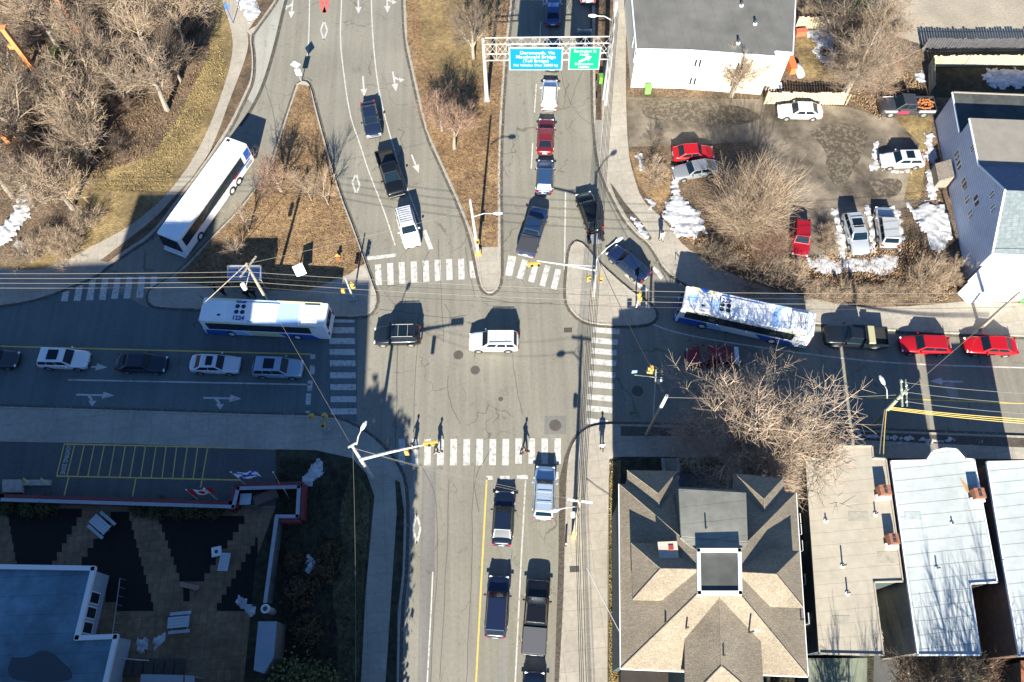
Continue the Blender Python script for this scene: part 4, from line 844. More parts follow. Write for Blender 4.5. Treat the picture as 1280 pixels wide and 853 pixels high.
# west and east cross wings, ridge running to the deck
zw, ze = 13.5, 11.85
wR, wD = G(826, 711, zw), G(880, 712, zw); hip([G(791, 750, ze), G(860, 752, ze), G(880, 680, ze), G(789, 679, ze)], [wR, wD, wD, wR], ze)
eR, eD = G(970, 718, zw), G(915, 715, zw); hip([G(930, 757, ze), G(1004, 760, ze), G(999, 689, ze), G(915, 682, ze)], [eD, eR, eR, eD], ze)
for q in ([(796, 746), (856, 747), (876, 684), (795, 683)], [(934, 752), (999, 755), (994, 694), (918, 687)]): MB().prism([G(x, y, ze) for x, y in q], ZE - .2, ze - .19).build('wall', tealw, o)
# front hip wings
zn = 11.25
nA, nB = G(823, 617, zn), G(826, 668, zn); hip([G(784, 668, ZE - .1), G(852, 668, ZE - .1), G(847, 589, ZE - .1), G(784, 588, ZE - .1)], [nB, nB, nA, nA], ZE - .1)
qA, qB = G(955, 624, zn), G(957, 668, zn); hip([G(912, 668, ZE - .1), G(988, 668, ZE - .1), G(979, 598, ZE - .1), G(918, 592, ZE - .1)], [qB, qB, qA, qA], ZE - .1)
for q in ([(788, 660), (848, 660), (844, 593), (787, 592)], [(918, 660), (980, 660), (975, 602), (921, 597)]): MB().prism([G(x, y, ZE) for x, y in q], 0, ZE - .25).build('wall', tealw, o)
# south wing
zs = 13.2
sA, sB = G(899, 738, zs), G(902, 833, zs); hip([G(856, 880, 11.4), G(956, 880, 11.4), G(948, 748, 11.4), G(856, 748, 11.4)], [sB, sB, sA, sA], 11.4)
MB().prism([G(x, y, 11.1) for x, y in ((860, 874), (950, 874), (943, 790), (860, 790))], 0, 11.19).build('wall', tealw, o)
# centre block with pale flat roof and front porch
pale = lines_mat(mat('pale_membrane', (.235, .225, .185), .9, .15, 1.2, v2=.15, v2s=.4), 30, 1.25, .03, .75, R(-4))
zc = 13.15; cb = [G(851, 672, zc), G(935, 679, zc), G(933, 615, zc - .5), G(848, 610, zc - .5)]
MB().hexa([V3(cb[0], ZE - 1), V3(cb[1], ZE - 1), V3(cb[2], 0), V3(cb[3], 0)], [V3(cb[0], zc - .1), V3(cb[1], zc - .1), V3(cb[2], zc - .7), V3(cb[3], zc - .7)]).build('wall', tealw, o, fix=True)
MB().hexa([V3(cb[0], zc - .1), V3(cb[1], zc - .1), V3(cb[2], zc - .7), V3(cb[3], zc - .7)], [V3(cb[0], zc + .06), V3(cb[1], zc + .06), V3(cb[2], zc - .5), V3(cb[3], zc - .5)]).build('roof', pale, o, fix=True, bevel=.1)
w2 = [G(851, 672, zc), G(935, 679, zc), G(925, 692, zc), G(871, 692, zc)]
MB().hexa([V3(w2[0], ZE), V3(w2[1], ZE), V3(w2[2], ZE), V3(w2[3], ZE)], [V3(w2[0], zc + .05), V3(w2[1], zc + .05), V3(w2[2], zc + .1), V3(w2[3], zc + .1)]).build('roof', pale, o, fix=True)
MB().prism([G(849, 592, 3.2), G(900, 593, 3.2), G(900, 625, 3.2), G(849, 625, 3.2)], 2.9, 3.25).build('porch_roof', mat('porch_membrane', (.09, .1, .11), .8, .2, 1), o)
for x in (850, 875, 899): p = G(x, 594, 3); MB().box((p.x, p.y - .1, 1.5), (.18, .18, 2.9)).build('porch_post', white_trim, o)
fas = MB()
for a, b in ((E4[0], E4[3]), (E4[0], E4[1]), (E4[1], E4[2])): d = b - a; fas.box(((a.x + b.x) / 2, (a.y + b.y) / 2, ZE - .12), (d.length, .12, .2), math.atan2(d.y, d.x))
fas.build('gutter', white_trim, o)
p = G(835, 688, 12.7); ch = MB().box((p.x, p.y, 11.6), (1.2, 1.0, 2.2)).build('chimney', mat('tan_chimney', (.5, .38, .28), .9, .2, 4), o)
MB().box((p.x, p.y, 12.76), (1.35, 1.15, .14)).build('cap', mat('chimney_cap', (.5, .42, .34), .9, .1, 3), ch); MB().box((p.x + .2, p.y + .15, 12.86), (.35, .3, .08)).build('flue', mat('red_flue', (.3, .03, .02), .8), ch)
for x, y, h in ((831, 779, .7), (857, 786, 1.0), (935, 792, 1.6), (903, 820, .7), (880, 663, 1.0), (1002, 775, .5)):
    zz = {831: 11.7, 857: 11.7, 935: 11.6, 903: 12.8, 880: 12.5, 1002: 10.3}[x]; p = G(x, y, zz); MB().cyl((p.x, p.y, zz - .5), .06, h + .5, 8).build('vent_pipe', M['dark_metal'], o)
for x, y in ((846, 780), (946, 786)): p = G(x, y, 11.9); MB().box((p.x, p.y, 11.8), (.4, .4, .25)).build('roof_vent', white_trim, o)
# steps and walls in front
for x0, l in ((828, 'left'), (846, 'right')):
    a, b = G(x0, 574, .2), G(x0 + 2, 592, .2); d = b - a; MB().box(((a.x + b.x) / 2, (a.y + b.y) / 2, .3), (.25, d.length, .5)).build('entry_wall', M['grey_metal'], o)
MB().sheet([G(x, y, .15) for x, y in ((830, 573), (846, 573), (847, 595), (831, 595))], .15).build('entry_path', M['walk'], o)
# ---- row houses
def rowhouse(label, out, z, roofm, wallm, chim=(), pipes=(), parapet=True):
    ps = [G(x, y, z) for x, y in out]; cx = sum(p.x for p in ps) / len(ps); cy = sum(p.y for p in ps) / len(ps)
    o = empty('row_house', (cx, cy, 0), 0, label, 'house'); L = lambda p, k=1: ((p.x - cx) * k, (p.y - cy) * k)
    MB().prism([L(p, .985) for p in ps], 0, z - .12).build('wall', wallm, o)
    MB().prism([L(p) for p in ps], z - .14, z).build('roof', roofm, o)
    f = MB()
    for a, b in zip(ps, ps[1:] + ps[:1]):
        d = b - a; f.box(((a.x + b.x) / 2 - cx, (a.y + b.y) / 2 - cy, z + .0), (d.length + .08, .1, .22), math.atan2(d.y, d.x))
    f.build('parapet', white_trim if parapet == 1 else roofm, o)
    for x, y, h, w in chim:
        p = G(x, y, z + h * .8); c = MB().box((p.x - cx, p.y - cy, z + h / 2), (w, .8, h)).build('chimney', M['brick'], o)
        for s in (-.16, .16): MB().box((p.x - cx, p.y - cy + s, z + h + .02), (.24, .2, .06)).build('flue', M['dark_metal'], c)
        MB().box((p.x - cx, p.y - cy - .38, z + .1), (w + .3, .35, .3)).build('flashing', white_trim, c)
    for x, y, h in pipes:
        p = G(x, y, z); q = MB().cyl((p.x - cx, p.y - cy, z), .06, h, 8).build('vent_pipe', M['dark_metal'], o); MB().cyl((p.x - cx, p.y - cy, z), .16, .08, 10).build('collar', white_trim, q)
    return o, cx, cy
beige = lines_mat(mat('beige_membrane', (.385, .34, .265), .9, .1, 1.5, v2=.05, v2s=.3), 60, .95, .02, .72, R(-3)); palew = lines_mat(mat('white_roofing', (.42, .45, .435), .9, .1, 1.5, v2=.1, v2s=.25), 60, .95, .03, .55, R(-3.5))
drk = mat('dark_siding', (.05, .07, .075), .8, .15, 2); brw = mat('brown_siding', (.16, .1, .07), .85, .2, 2)
ho, hx, hy = rowhouse('flat-roofed beige row house with two brick chimneys', [(1007, 574), (1042, 573), (1042, 558), (1090, 558), (1091, 573), (1107, 574), (1128, 727), (1092, 728), (1104, 819), (1024, 817)], 7.0, beige, drk, chim=[(1106, 613, .9, .85), (1117, 674, .9, .7)], pipes=[(1053, 708, .8), (1059, 742, .6), (1032, 651, .3), (1094, 643, .5)], parapet=2)
for t in (.18, .38, .55, .75):   # west side windows
    pass
a_, b_ = G(1003, 574, 7), G(1024, 817, 7); 
for t in (.03, .27, .33, .42, .6, .8):
    A0 = ((a_.x - hx) * .985, (a_.y - hy) * .985); B0 = ((b_.x - hx) * .985, (b_.y - hy) * .985); wall_frame(None, None, ho, A0, B0, 3.6, 5.2, (t, t + .055), 1, white_trim, M['glass'], mull=0)
rowhouse('pale flat-roofed row house with a rust-stained chimney corner and bay front', [(1113, 577), (1158, 576), (1165, 565), (1180, 561), (1195, 562), (1206, 574), (1217, 575), (1246, 728), (1212, 730), (1225, 819), (1147, 819)], 7.0, palew, mat('tan_siding', (.3, .26, .2), .85, .2, 2), chim=[(1224, 617, .8, .8)], pipes=[(1171, 711, .5), (1190, 655, .3)])
ro = bpy.data.objects['row_house.001']
MB().prism([(q.x - ro.location.x, q.y - ro.location.y) for q in [G(x, y, 7) for x, y in smooth([(1199, 596), (1208, 606), (1222, 612), (1221, 624), (1209, 618), (1199, 596)], 2)[:-1]]], 7.0, 7.006).build('rust_stain', worn('rust_stain', (.40, .24, .09), (.40, .40, .36), .45), ro)
rowhouse('pale flat-roofed row house cut off by the right edge', [(1233, 578), (1330, 576), (1330, 820), (1274, 820), (1253, 700)], 7.0, palew, brw)
p = G(1218, 612, 7.01)
for nm_, pl_ in (('row_house', [[(1060, 640), (1085, 640), (1087, 652), (1061, 652)], [(1096, 690), (1122, 690), (1124, 704), (1098, 704)], [(1040, 770), (1062, 770), (1063, 779), (1041, 779)], [(1020, 600), (1036, 600), (1037, 606), (1021, 606)]]), ('row_house.001', [[(1130, 640), (1150, 640), (1152, 650), (1131, 650)], [(1180, 740), (1204, 740), (1205, 747), (1181, 747)]])):
    ro = bpy.data.objects[nm_]
    for k_, q_ in enumerate(pl_): MB().prism([(g_.x - ro.location.x, g_.y - ro.location.y) for g_ in [G(x, y, 7) for x, y in q_]], 7.0, 7.012).build('roof_patch', mat('patch_membrane', (.33, .30, .24) if nm_ == 'row_house' else (.37, .40, .39), .9, .2, 2), ro)
# low annexes behind the row houses
for lab, pts, z, m in (('low sage green annex below the beige row house', [(1010, 823), (1084, 823), (1084, 900), (1012, 900)], 3.5, mat('sage_roof', (.19, .21, .155), .9, .15, 1)), ('brown porch roof at the bottom left of the villa', [(776, 838), (846, 841), (846, 900), (776, 900)], 3.0, mat('brown_black_roof', (.04, .03, .025), .9, .2, 1)), ('dark brick annex in the bottom right corner', [(1276, 826), (1340, 826), (1340, 900), (1278, 900)], 4.0, M['brick'])):
    ps = [G(x, y, z) for x, y in pts]; o = empty('annex', (ps[0].x, ps[0].y, 0), 0, lab, 'annex'); q = [(p.x - ps[0].x, p.y - ps[0].y) for p in ps]
    MB().prism([(x * .97 + .1, y * .97 - .1) for x, y in q], 0, z - .1).build('wall', drk, o); MB().prism(q, z - .1, z).build('roof', m, o)
# clutter in the gaps
for lab, x, y, w, d, h, c in (('pale blue chest in the gap beside the beige row house', 1103, 764, 1.0, .6, .8, (.35, .5, .52)), ('white air conditioner unit beside the beige row house', 1106, 795, 1.0, .9, 1.0, (.7, .7, .68)), ('crumpled grey tarpaulin bundle beside the beige row house', 1104, 779, 1.1, .7, .5, (.45, .42, .38)), ('brown wooden crate in the yard beside the pale row house', 1225, 773, .8, 1.0, .6, (.35, .22, .1)), ('dark wooden box in the yard beside the pale row house', 1226, 790, .7, .8, .5, (.25, .16, .08))):
    p = G(x, y, .5); o = empty('yard_box', (p.x, p.y, .14), R(4), lab, 'box'); mm = mat('yard_stuff', c, .7, .2, 3)
    MB().box((0, 0, h / 2), (w, d, h)).build('case', mm, o, bevel=.04); MB().box((0, 0, h + .03), (w * 1.04, d * 1.04, .06)).build('lid', mm, o); 
    if 'conditioner' in lab: MB().cyl((0, 0, h + .06), .33, .03, 14).build('fan', M['dark_metal'], o)
# ---- low building bottom left
o = empty('low_building', (-36, 8, 0), 0, 'low building with a blue-grey flat roof and white parapet at bottom left', 'building')
z = 2.9; oc = [G(x, y, z) for x, y in ((-60, 708), (118, 711), (97, 798), (146, 796), (131, 862), (110, 930), (-60, 930))]
MB().prism([((p.x + 40) * .99 - 40, (p.y - 6) * .98 + 6) for p in oc], .1, z - .05).build('wall', mat('pale_panel', (.42, .45, .5), .7, .1, 2), o)
MB().prism([((p.x + 40) * .995 - 40, (p.y - 6) * .99 + 6) for p in oc], z - .1, z).build('roof', lines_mat(mat('slate_membrane', (.15, .26, .33), .9, .25, .6, v2=.35, v2s=.25), 60, 1.5, .03, .75), o)
f = MB()
for a, b in zip(oc[:6], oc[1:6]): d = b - a; f.box(((a.x + b.x) / 2, (a.y + b.y) / 2, z + .08), (d.length + .25, .38, .3), math.atan2(d.y, d.x))
f.build('parapet', white_trim, o)
a, b = oc[2], oc[1]; A_ = ((a.x + 40) * .99 - 40, (a.y - 6) * .98 + 6); B_ = ((b.x + 40) * .99 - 40, (b.y - 6) * .98 + 6)
for t in (.08, .30, .52): wall_frame(None, None, o, A_, B_, .9, 2.5, (t, t + .19), 1, white_trim, M['glass'], mull=0)
mb = MB(); mb.prism([G(x, y, z + .005) for x, y in smooth([(15, 822), (38, 822), (50, 812), (66, 816), (78, 828), (90, 838), (90, 853), (20, 853), (8, 840), (15, 822)], 2)[:-1]], z, z + .012); mb.build('roof_puddle', mat('puddle', (.05, .06, .07), .1), o)
o = empty('balcony', (0, 0, 0), 0, 'dark balcony rail along the low building at bottom left', 'railing'); f = MB()
a, b = G(150, 723, 1.2), G(138, 812, 1.2); d = b - a
for k in range(9): q = a + d * k / 8; f.tube([(q.x, q.y, .1), (q.x, q.y, 1.2)], .025, 5)
f.build('baluster', M['grey_metal'], o); MB().tube([(a.x, a.y, 1.2), (b.x, b.y, 1.2)], .04, 6).build('rail', M['grey_metal'], o)
for lab, pts, z in (('grey flat canopy at the very bottom beside the courtyard', [(176, 843), (229, 844), (228, 900), (174, 900)], 2.3), ('narrow canopy with two hatches beside the larger canopy', [(231, 844), (243, 845), (243, 900), (231, 900)], 2.3)):
    ps = [G(x, y, z) for x, y in pts]; o = empty('canopy', (0, 0, 0), 0, lab, 'canopy'); MB().prism(ps, z - .1, z).build('roof', mat('canopy_grey', (.28, .31, .33), .7), o)
    for p in ps: MB().box((p.x * .995, p.y - .1, z / 2), (.1, .1, z - .1)).build('post', M['grey_metal'], o)
o = empty('deck_stairs', (0, 0, 0), 0, 'wooden slatted stairs beside the low building', 'stairs'); f = MB()
for k in range(7): p0, p1 = G(148 + k * 13 / 1.0 / 1.0 * 1.0 / 1.0, 826, .3), G(146 + k * 13, 842, .3); f.box(((p0.x + p1.x) / 2, (p0.y + p1.y) / 2, .35), (.75, 1.25, .06))
f.build('tread', mat('dark_boards', (.07, .06, .05), .9, .3, 3), o); a, b = G(146, 823, 1), G(186, 826, 1); MB().tube([a, b], .05, 6).build('rail', M['white_metal'], o)
# shed in the courtyard corner
z = 2.7; ps = [G(x, y, z) for x, y in ((323, 777), (346, 777), (342, 822), (330, 842), (317, 838))]
o = empty('garden_shed', (0, 0, 0), 0, 'narrow brick shed with a blue-grey flat roof in the courtyard corner', 'shed')
MB().prism([(p.x + .08, p.y - .05) for p in ps], .1, z - .06).build('wall', lines_mat(mat('grey_brick', (.16, .14, .12), .9, .2, 3), 30, .2, .02, .6), o); MB().prism(ps, z - .08, z + .02).build('roof', mat('blue_grey_roof', (.26, .31, .36), .8, .1, 1), o)
p = G(331.5, 761, 2.4); o = empty('standpipe', (p.x, p.y, .12), 0, 'white ring-topped pipe between the fence and the shed', 'pipe'); MB().cyl((0, 0, 0), .28, 2.3, 16).build('pipe', M['white_metal'], o); MB().cyl((0, 0, 2.3), .18, .01, 14).build('opening', M['dark_metal'], o); MB().cyl((0, 0, 2.24), .36, .05, 18).build('rim', white_trim, o)
# off-frame tower whose shade falls over the left road
tw = mat('tower_concrete', (.3, .29, .28), .8, .1, 1)
o = empty('office_tower', (-50, -12, 0), 0, 'tall concrete block just beyond the bottom left of the photo, shading the left road', 'building')
TW = [(-95, -44.8, -3.0, 24.4), (-44.8, -36.2, -3.0, 28.8), (-36.2, -28.8, -3.0, 25.5), (-28.8, -18.6, -3.0, 22.7)]
for k, (x0, x1, y1, h) in enumerate(TW): MB().box(((x0 + x1) / 2 + 50, y1 - 8 + 12, h / 2), (x1 - x0, 16, h)).build('wall' if k == 0 else 'upper_storeys', tw, o)
# bus shelter
o = empty('bus_shelter', (0, 0, 0), 0, 'glass roofed bus shelter beside the leaning pole', 'bus shelter'); z = 2.5
ps = [G(285, 350, z), G(326, 350, z), G(326, 333, z), G(285, 333, z)]; MB().prism(ps, z - .05, z + .03).build('roof', mat('shelter_glass', (.20, .26, .36), .2), o)
f = MB()
for i in range(4): a, b = ps[i], ps[(i + 1) % 4]; d = b - a; f.box(((a.x + b.x) / 2, (a.y + b.y) / 2, z + .03), (d.length + .1, .12, .14), math.atan2(d.y, d.x))
for t in (1 / 3, 2 / 3): a, b = lerp(ps[0], ps[1], t), lerp(ps[3], ps[2], t); d = b - a; f.box(((a.x + b.x) / 2, (a.y + b.y) / 2, z + .045), (d.length, .07, .06), math.atan2(d.y, d.x))
f.build('roof_frame', M['white_metal'], o)
for p in ps: MB().box((p.x, p.y, z / 2), (.1, .1, z)).build('post', M['grey_metal'], o)
a, b = ps[3], ps[2]; MB().hexa([V3(a, .3), V3(b, .3), (b.x, b.y + .03, .3), (a.x, a.y + .03, .3)], [V3(a, 2.3), V3(b, 2.3), (b.x, b.y + .03, 2.3), (a.x, a.y + .03, 2.3)]).build('back_panel', mat('clear_panel', (.3, .35, .4), .15), o)
c = (ps[0] + ps[1] + ps[2] + ps[3]) / 4; MB().box((c.x, c.y + .3, .5), (2, .4, .08)).build('bench', M['grey_metal'], o)
# ---------------------------------------------------------------- sign gantry
def AX(px, py, z): return G(px, py, z)
o = empty('sign_gantry', tuple(G(608.7, 126)), 0, 'white lattice sign gantry spanning the upper main road', 'gantry')
bx, by, _ = G(608.7, 126); o.location = (bx, by, 0)
eR_ = G(764, 49, 8.8); dX, dY = eR_.x - bx, eR_.y - by
MB().tube([(0, 0, 0), (0, 0, 9.0)], [.24, .15], 12).build('post', M['white_metal'], o)
MB().box((0, 0, .1), (.7, .7, .2)).build('base_plate', M['grey_metal'], o)
MB().tube([(dX, dY, 0), (dX, dY, 9.0)], [.22, .15], 12).build('post', M['white_metal'], o)
f = MB(); nb = 10
un = Vector((dX, dY, 0)).normalized(); nv = Vector((un.y, -un.x, 0))
for off in (-.45, .45):
    for zz in (6.5, 8.7): f.tube([nv * off + Vector((0, 0, zz)), nv * off + Vector((dX, dY, zz))], .06, 6)
    for k in range(nb):
        t0, t1 = k / nb, (k + 1) / nb; A0 = Vector((dX * t0, dY * t0, 0)) + nv * off; A1 = Vector((dX * t1, dY * t1, 0)) + nv * off; z0, z1 = (6.5, 8.7)
        f.tube([A0 + Vector((0, 0, z0)), A1 + Vector((0, 0, z1))], .022, 4); f.tube([A0 + Vector((0, 0, z1)), A1 + Vector((0, 0, z0))], .022, 4); f.tube([A0 + Vector((0, 0, z0)), A0 + Vector((0, 0, z1))], .022, 4)
for k in range(nb + 1):
    t0 = k / nb; A0 = Vector((dX * t0, dY * t0, 0))
    for zz in (6.5, 8.7): f.tube([A0 + nv * -.45 + Vector((0, 0, zz)), A0 + nv * .45 + Vector((0, 0, zz))], .03, 4)
f.build('truss', M['white_metal'], o)
def sign(label, x0, x1, y0, y1, col, lines, arrow_=None):
    zt, zb = 8.35, 5.25; p0 = G(x0, y0, zt); p1 = G(x1, y0, zt); q = G(x0, y1, zb)
    c = (p0 + p1) / 2; w = (p1 - p0).length; hh = zt - zb; cz = (zt + zb) / 2; cy_ = by + dY * (c.x - bx) / dX - .6
    o = empty('road_sign', (c.x, cy_, cz), math.atan2(p1.y - p0.y, p1.x - p0.x), label, 'road sign')
    MB().box((0, 0, 0), (w, .08, hh)).build('border', mat('sign_white', (.5, .5, .5), .4), o, bevel=.01)
    MB().box((0, -.05, 0), (w - .22, .03, hh - .22)).build('panel', mat('sign_face', col, .35), o)
    wm = mat('sign_letter', (.5, .5, .5), .4); X90 = Matrix.Rotation(math.pi / 2, 4, 'X')
    for s, dx, dz, sz, sx in lines: text_obj('sign_text', s, sz, Matrix.Translation((dx, -.075, dz)) @ X90, wm, o, ext=.006, bold=.004, sx=sx)
    for dx in (-w * .3, w * .3): MB().box((dx, .3, .3), (.08, .55, .1)).build('bracket', M['grey_metal'], o)
    if arrow_:
        mb = MB(); a = Vector((-.55, 0, -.35)); b = Vector((.25, 0, .12)); d = (b - a).normalized(); n = Vector((-d.z, 0, d.x)); T = lambda u, v: a + d * u + n * v + Vector((0, -.085, -.05)); Lb = (b - a).length
        for z in [[T(0, -.13), T(Lb, -.13), T(Lb, .13), T(0, .13)], [T(Lb, -.38), T(Lb + .55, 0), T(Lb, .38)]]:
            n0 = len(z); mb.add([tuple(v) for v in z] + [(v[0], v[1] + .03, v[2]) for v in z], [tuple(range(n0)), tuple(range(2 * n0 - 1, n0 - 1, -1))] + [((i + 1) % n0, i, n0 + i, n0 + (i + 1) % n0) for i in range(n0)])
        mb.build('sign_arrow', wm, o, fix=True)
    return o
sign('wide blue overhead sign reading Dartmouth, Via Macdonald Bridge', 636, 704, 60, 86, (.0, .17, .31), [('Dartmouth, Via', .15, .90, .60, .95), ('Macdonald Bridge', .0, .34, .60, .95), ('(Toll Bridge)', .0, -.22, .56, .95), ('No Vehicles Over 32000 kg', .0, -.82, .48, .85)])
sign('green overhead sign reading Barrington St South with an arrow', 712, 752, 61, 86, (.0, .24, .13), [('Barrington St', .0, 1.06, .52, .82), ('South', -.05, .62, .46, .9), ('Downtown', .0, -.70, .46, .9), ('Halifax', .0, -1.12, .46, .9)], True)
# ---------------------------------------------------------------- poles, lamps, signals
def lamp_arm(o, a, b, m):
    a, b = Vector(a), Vector(b); md = (a + b) / 2 + Vector((0, 0, .25)); MB().tube([a, md, b], [.06, .05, .045], 8).build('lamp_arm', m, o)
    d = (b - a).normalized(); d.z = 0; d.normalize(); e = b + d * .75; MB().tube([b - d * .1, b + d * .15, b + d * .5, e], [.07, .17, .17, .08], 8).build('lamp_head', M['plate'], o)
def head(o, p, n=3, rz=0, horiz=False, s=1.0):
    p = Vector(p); s *= .85; L_ = .36 * n * s
    hd = MB().box(tuple(p), (L_, .28 * s, .4 * s) if horiz else (.4 * s, .28 * s, L_), rz).build('signal_head', M['signal_yellow'], o, bevel=.03)
    nv_ = Vector((math.sin(rz), -math.cos(rz), 0)); ax = Vector((math.cos(rz), math.sin(rz), 0)) if horiz else Vector((0, 0, 1))
    for k in range(n):
        c = p + ax * (k - (n - 1) / 2) * .35 * s; MB().tube([c + nv_ * .13 * s, c + nv_ * .32 * s], .14 * s, 12).build('visor', M['signal_yellow'] if k % 2 == 0 else M['trim'], hd)
        MB().tube([c + nv_ * .12, c + nv_ * .16], .11 * s, 12).build('lens', mat('lens', ((.35, .02, .01), (.35, .2, .01), (.02, .25, .1))[k % 3], .3), hd)
    return hd
def pole(name, label, cat, base, h, r, m, top=None, z0=.12, n=10, group=None):
    """base px on the ground, optional px of the tip (a leaning pole)"""
    b = G(*base); o = empty(name, (b.x, b.y, z0), 0, label, cat, group); t = Vector((0, 0, h - z0))
    if top: q = G(top[0], top[1], h); t = Vector((q.x - b.x, q.y - b.y, h - z0))
    MB().tube([(0, 0, 0), t * .5, t], [r, r * .85, r * .65], n).build('pole', m, o); return o, t, b
def loc(o, px, py, z): p = G(px, py, z); return Vector((p.x - o.location.x, p.y - o.location.y, z - o.location.z))
# P1 leaning pole at the shelter
o, t, b = pole('utility_pole', 'leaning wooden utility pole behind the bus at the shelter', 'utility pole', (338, 383), 9.2, .17, M['wood_pole'], (308, 330)); P1 = G(308, 330, 9.2)
MB().cyl(tuple(loc(o, 306.5, 361, 6.5)), .22, .75, 12).build('transformer', M['plate'], o); f = MB()
f.box(tuple(t - Vector((0, 0, .5))), (2.4, .12, .14), R(60)); f.build('crossarm', M['wood_pole'], o); MB().tube([t * .86, loc(o, 306.5, 361, 7.2)], .04, 5).build('bracket', M['grey_metal'], o)
# signal on island by shelter
o, t, b = pole('signal_pole', 'short white signal pole on the bus stop island with two amber heads', 'traffic signal', (442, 374), 3.9, .10, M['white_metal'], (431.5, 348)); head(o, loc(o, 440, 357, 3.2), 3, R(80)); head(o, loc(o, 429, 364, 2.9), 2, R(170)); MB().box((0, 0, .12), (.7, .7, .25)).build('base_plate', M['grey_metal'], o, bevel=.03)
# median lamp
o, t, b = pole('street_lamp', 'tall lamp post with amber signal on the narrow island nose', 'street lamp', (598, 318), 9.3, .16, M['white_metal'], (587.5, 250)); lamp_arm(o, loc(o, 592, 271, 7.6), loc(o, 618, 267, 8.0), M['white_metal']); head(o, loc(o, 597, 302, 2.6), 2, R(0)); MB().box((0, 0, .2), (.6, .6, .4)).build('base_plate', M['signal_yellow'], o, bevel=.04)
# corner island mast
o, t, b = pole('signal_mast', 'tall signal mast on the corner island with a long arm over the crosswalk', 'traffic signal', (742, 370), 8.0, .17, M['white_metal'], (747, 322)); at = loc(o, 744, 338, 6.3); ae = loc(o, 671, 326, 6.9)
MB().tube([at, (at + ae) / 2 + Vector((0, 0, .1)), ae], [.11, .09, .06], 8).build('mast_arm', M['white_metal'], o); MB().tube([at + Vector((0, 0, .7)), (at * .35 + ae * .65)], .035, 6).build('stay', M['white_metal'], o)
hz = MB(); head(o, loc(o, 667, 330, 6.3), 4, R(2), True); head(o, loc(o, 735, 348, 4.6), 3, R(80)); head(o, loc(o, 751, 348, 4.6), 3, R(0)); lamp_arm(o, loc(o, 747, 322, 7.8), loc(o, 770, 302, 8.6), M['white_metal'])
# SW mast
o, t, b = pole('signal_mast', 'tall signal mast at the lower left corner, its long arm over the lower crosswalk', 'traffic signal', (466, 598), 9.0, .19, M['white_metal'], (440, 557)); at = loc(o, 449, 575, 7.4); ae = loc(o, 531, 556, 7.6)
MB().tube([at, (at + ae) / 2 + Vector((0, 0, .15)), ae], [.14, .12, .07], 8).build('mast_arm', M['white_metal'], o); head(o, ae + Vector((.5, .1, .1)), 4, R(4), True); head(o, (at * .3 + ae * .7) + Vector((0, 0, -.9)), 3, R(180))
lamp_arm(o, loc(o, 445.5, 556, 8.6), loc(o, 452, 537, 9.3), M['white_metal']); MB().box(tuple(t), (.7, .12, .12), R(30)).build('crossarm', M['white_metal'], o)
# west stop signals
o, t, b = pole('signal_pole', 'short post with three amber signal heads at the shaded left stop line', 'traffic signal', (410, 539), 3.6, .09, M['grey_metal']); head(o, loc(o, 391, 521, 3.0), 3, R(-90)); head(o, loc(o, 407, 520, 3.3), 3, R(-90)); head(o, loc(o, 404, 531, 2.5), 2, R(0)); MB().tube([loc(o, 410, 524, 3.1), loc(o, 392, 521, 3.2)], .04, 6).build('bracket', M['grey_metal'], o); MB().box((0, 0, .2), (.5, .5, .5)).build('cabinet', M['grey_metal'], o, bevel=.03)
# pedestrian signal on the point of the corner island
o, t, b = pole('signal_pole', 'small white pedestrian signal post at the shaded tip of the corner island', 'traffic signal', (795, 386), 3.2, .08, M['white_metal']); head(o, t + Vector((0, 0, -.2)), 2, R(-90)); head(o, t + Vector((.1, -.1, -1.0)), 1, R(0), s=1.1)
# SE signal pole
o, t, b = pole('signal_mast', 'leaning pole with pale top at the shaded lower right corner', 'traffic signal', (808, 544), 9.0, .18, M['wood_pole'], (833.5, 495)); 
tt = G(833.5, 495, 9.0); MB().tube([t * .72, t * 1.0], [.15, .13], 10).build('sleeve', M['plate'], o); ma = loc(o, 817, 522, 4.2); mb_ = loc(o, 820, 462, 5.6)
MB().tube([ma, loc(o, 818.5, 495, 4.9), mb_], .06, 8).build('mast_arm', M['grey_metal'], o); head(o, loc(o, 814, 463, 5.3), 3, R(-90), s=1.25); MB().box(tuple(loc(o, 824.5, 477, 5.0)), (.34, .2, .6)).build('camera', M['plate'], o, bevel=.03); MB().box(tuple(loc(o, 793, 465, 5.0)), (.45, .08, .5)).build('street_name_sign', mat('sign_blue', (.25, .42, .6), .4), o)
MB().tube([loc(o, 793, 469, 4.9), loc(o, 820, 472, 5.2), loc(o, 868, 475, 5.4)], .03, 6).build('span_rod', M['grey_metal'], o)
# right utility pole with double crossarms
o, t, b = pole('utility_pole', 'greenish leaning utility pole with two crossarms above the pale row house', 'utility pole', (1087, 536), 8.6, .2, M['green_pole'], (1134, 486)); 
for i, (xa, y0, y1) in enumerate(((1126.5, 475, 508), (1132.5, 475, 508))): a_, b_ = loc(o, xa - .5, y0, 8.9 - i * .2), loc(o, xa + 1.5, y1, 8.9 - i * .2); MB().tube([a_, b_], .09 if i == 0 else .06, 6).build('crossarm', M['green_pole'], o)
f = MB()
for k in range(6): c = loc(o, 1126.5 + k % 2 * 6, 478 + k * 5, 9.1); f.cyl(tuple(c), .06, .2, 8)
f.build('insulator', M['plate'], o); lamp_arm(o, loc(o, 1109, 498, 7.2), loc(o, 1105, 480, 7.8), M['grey_metal'])
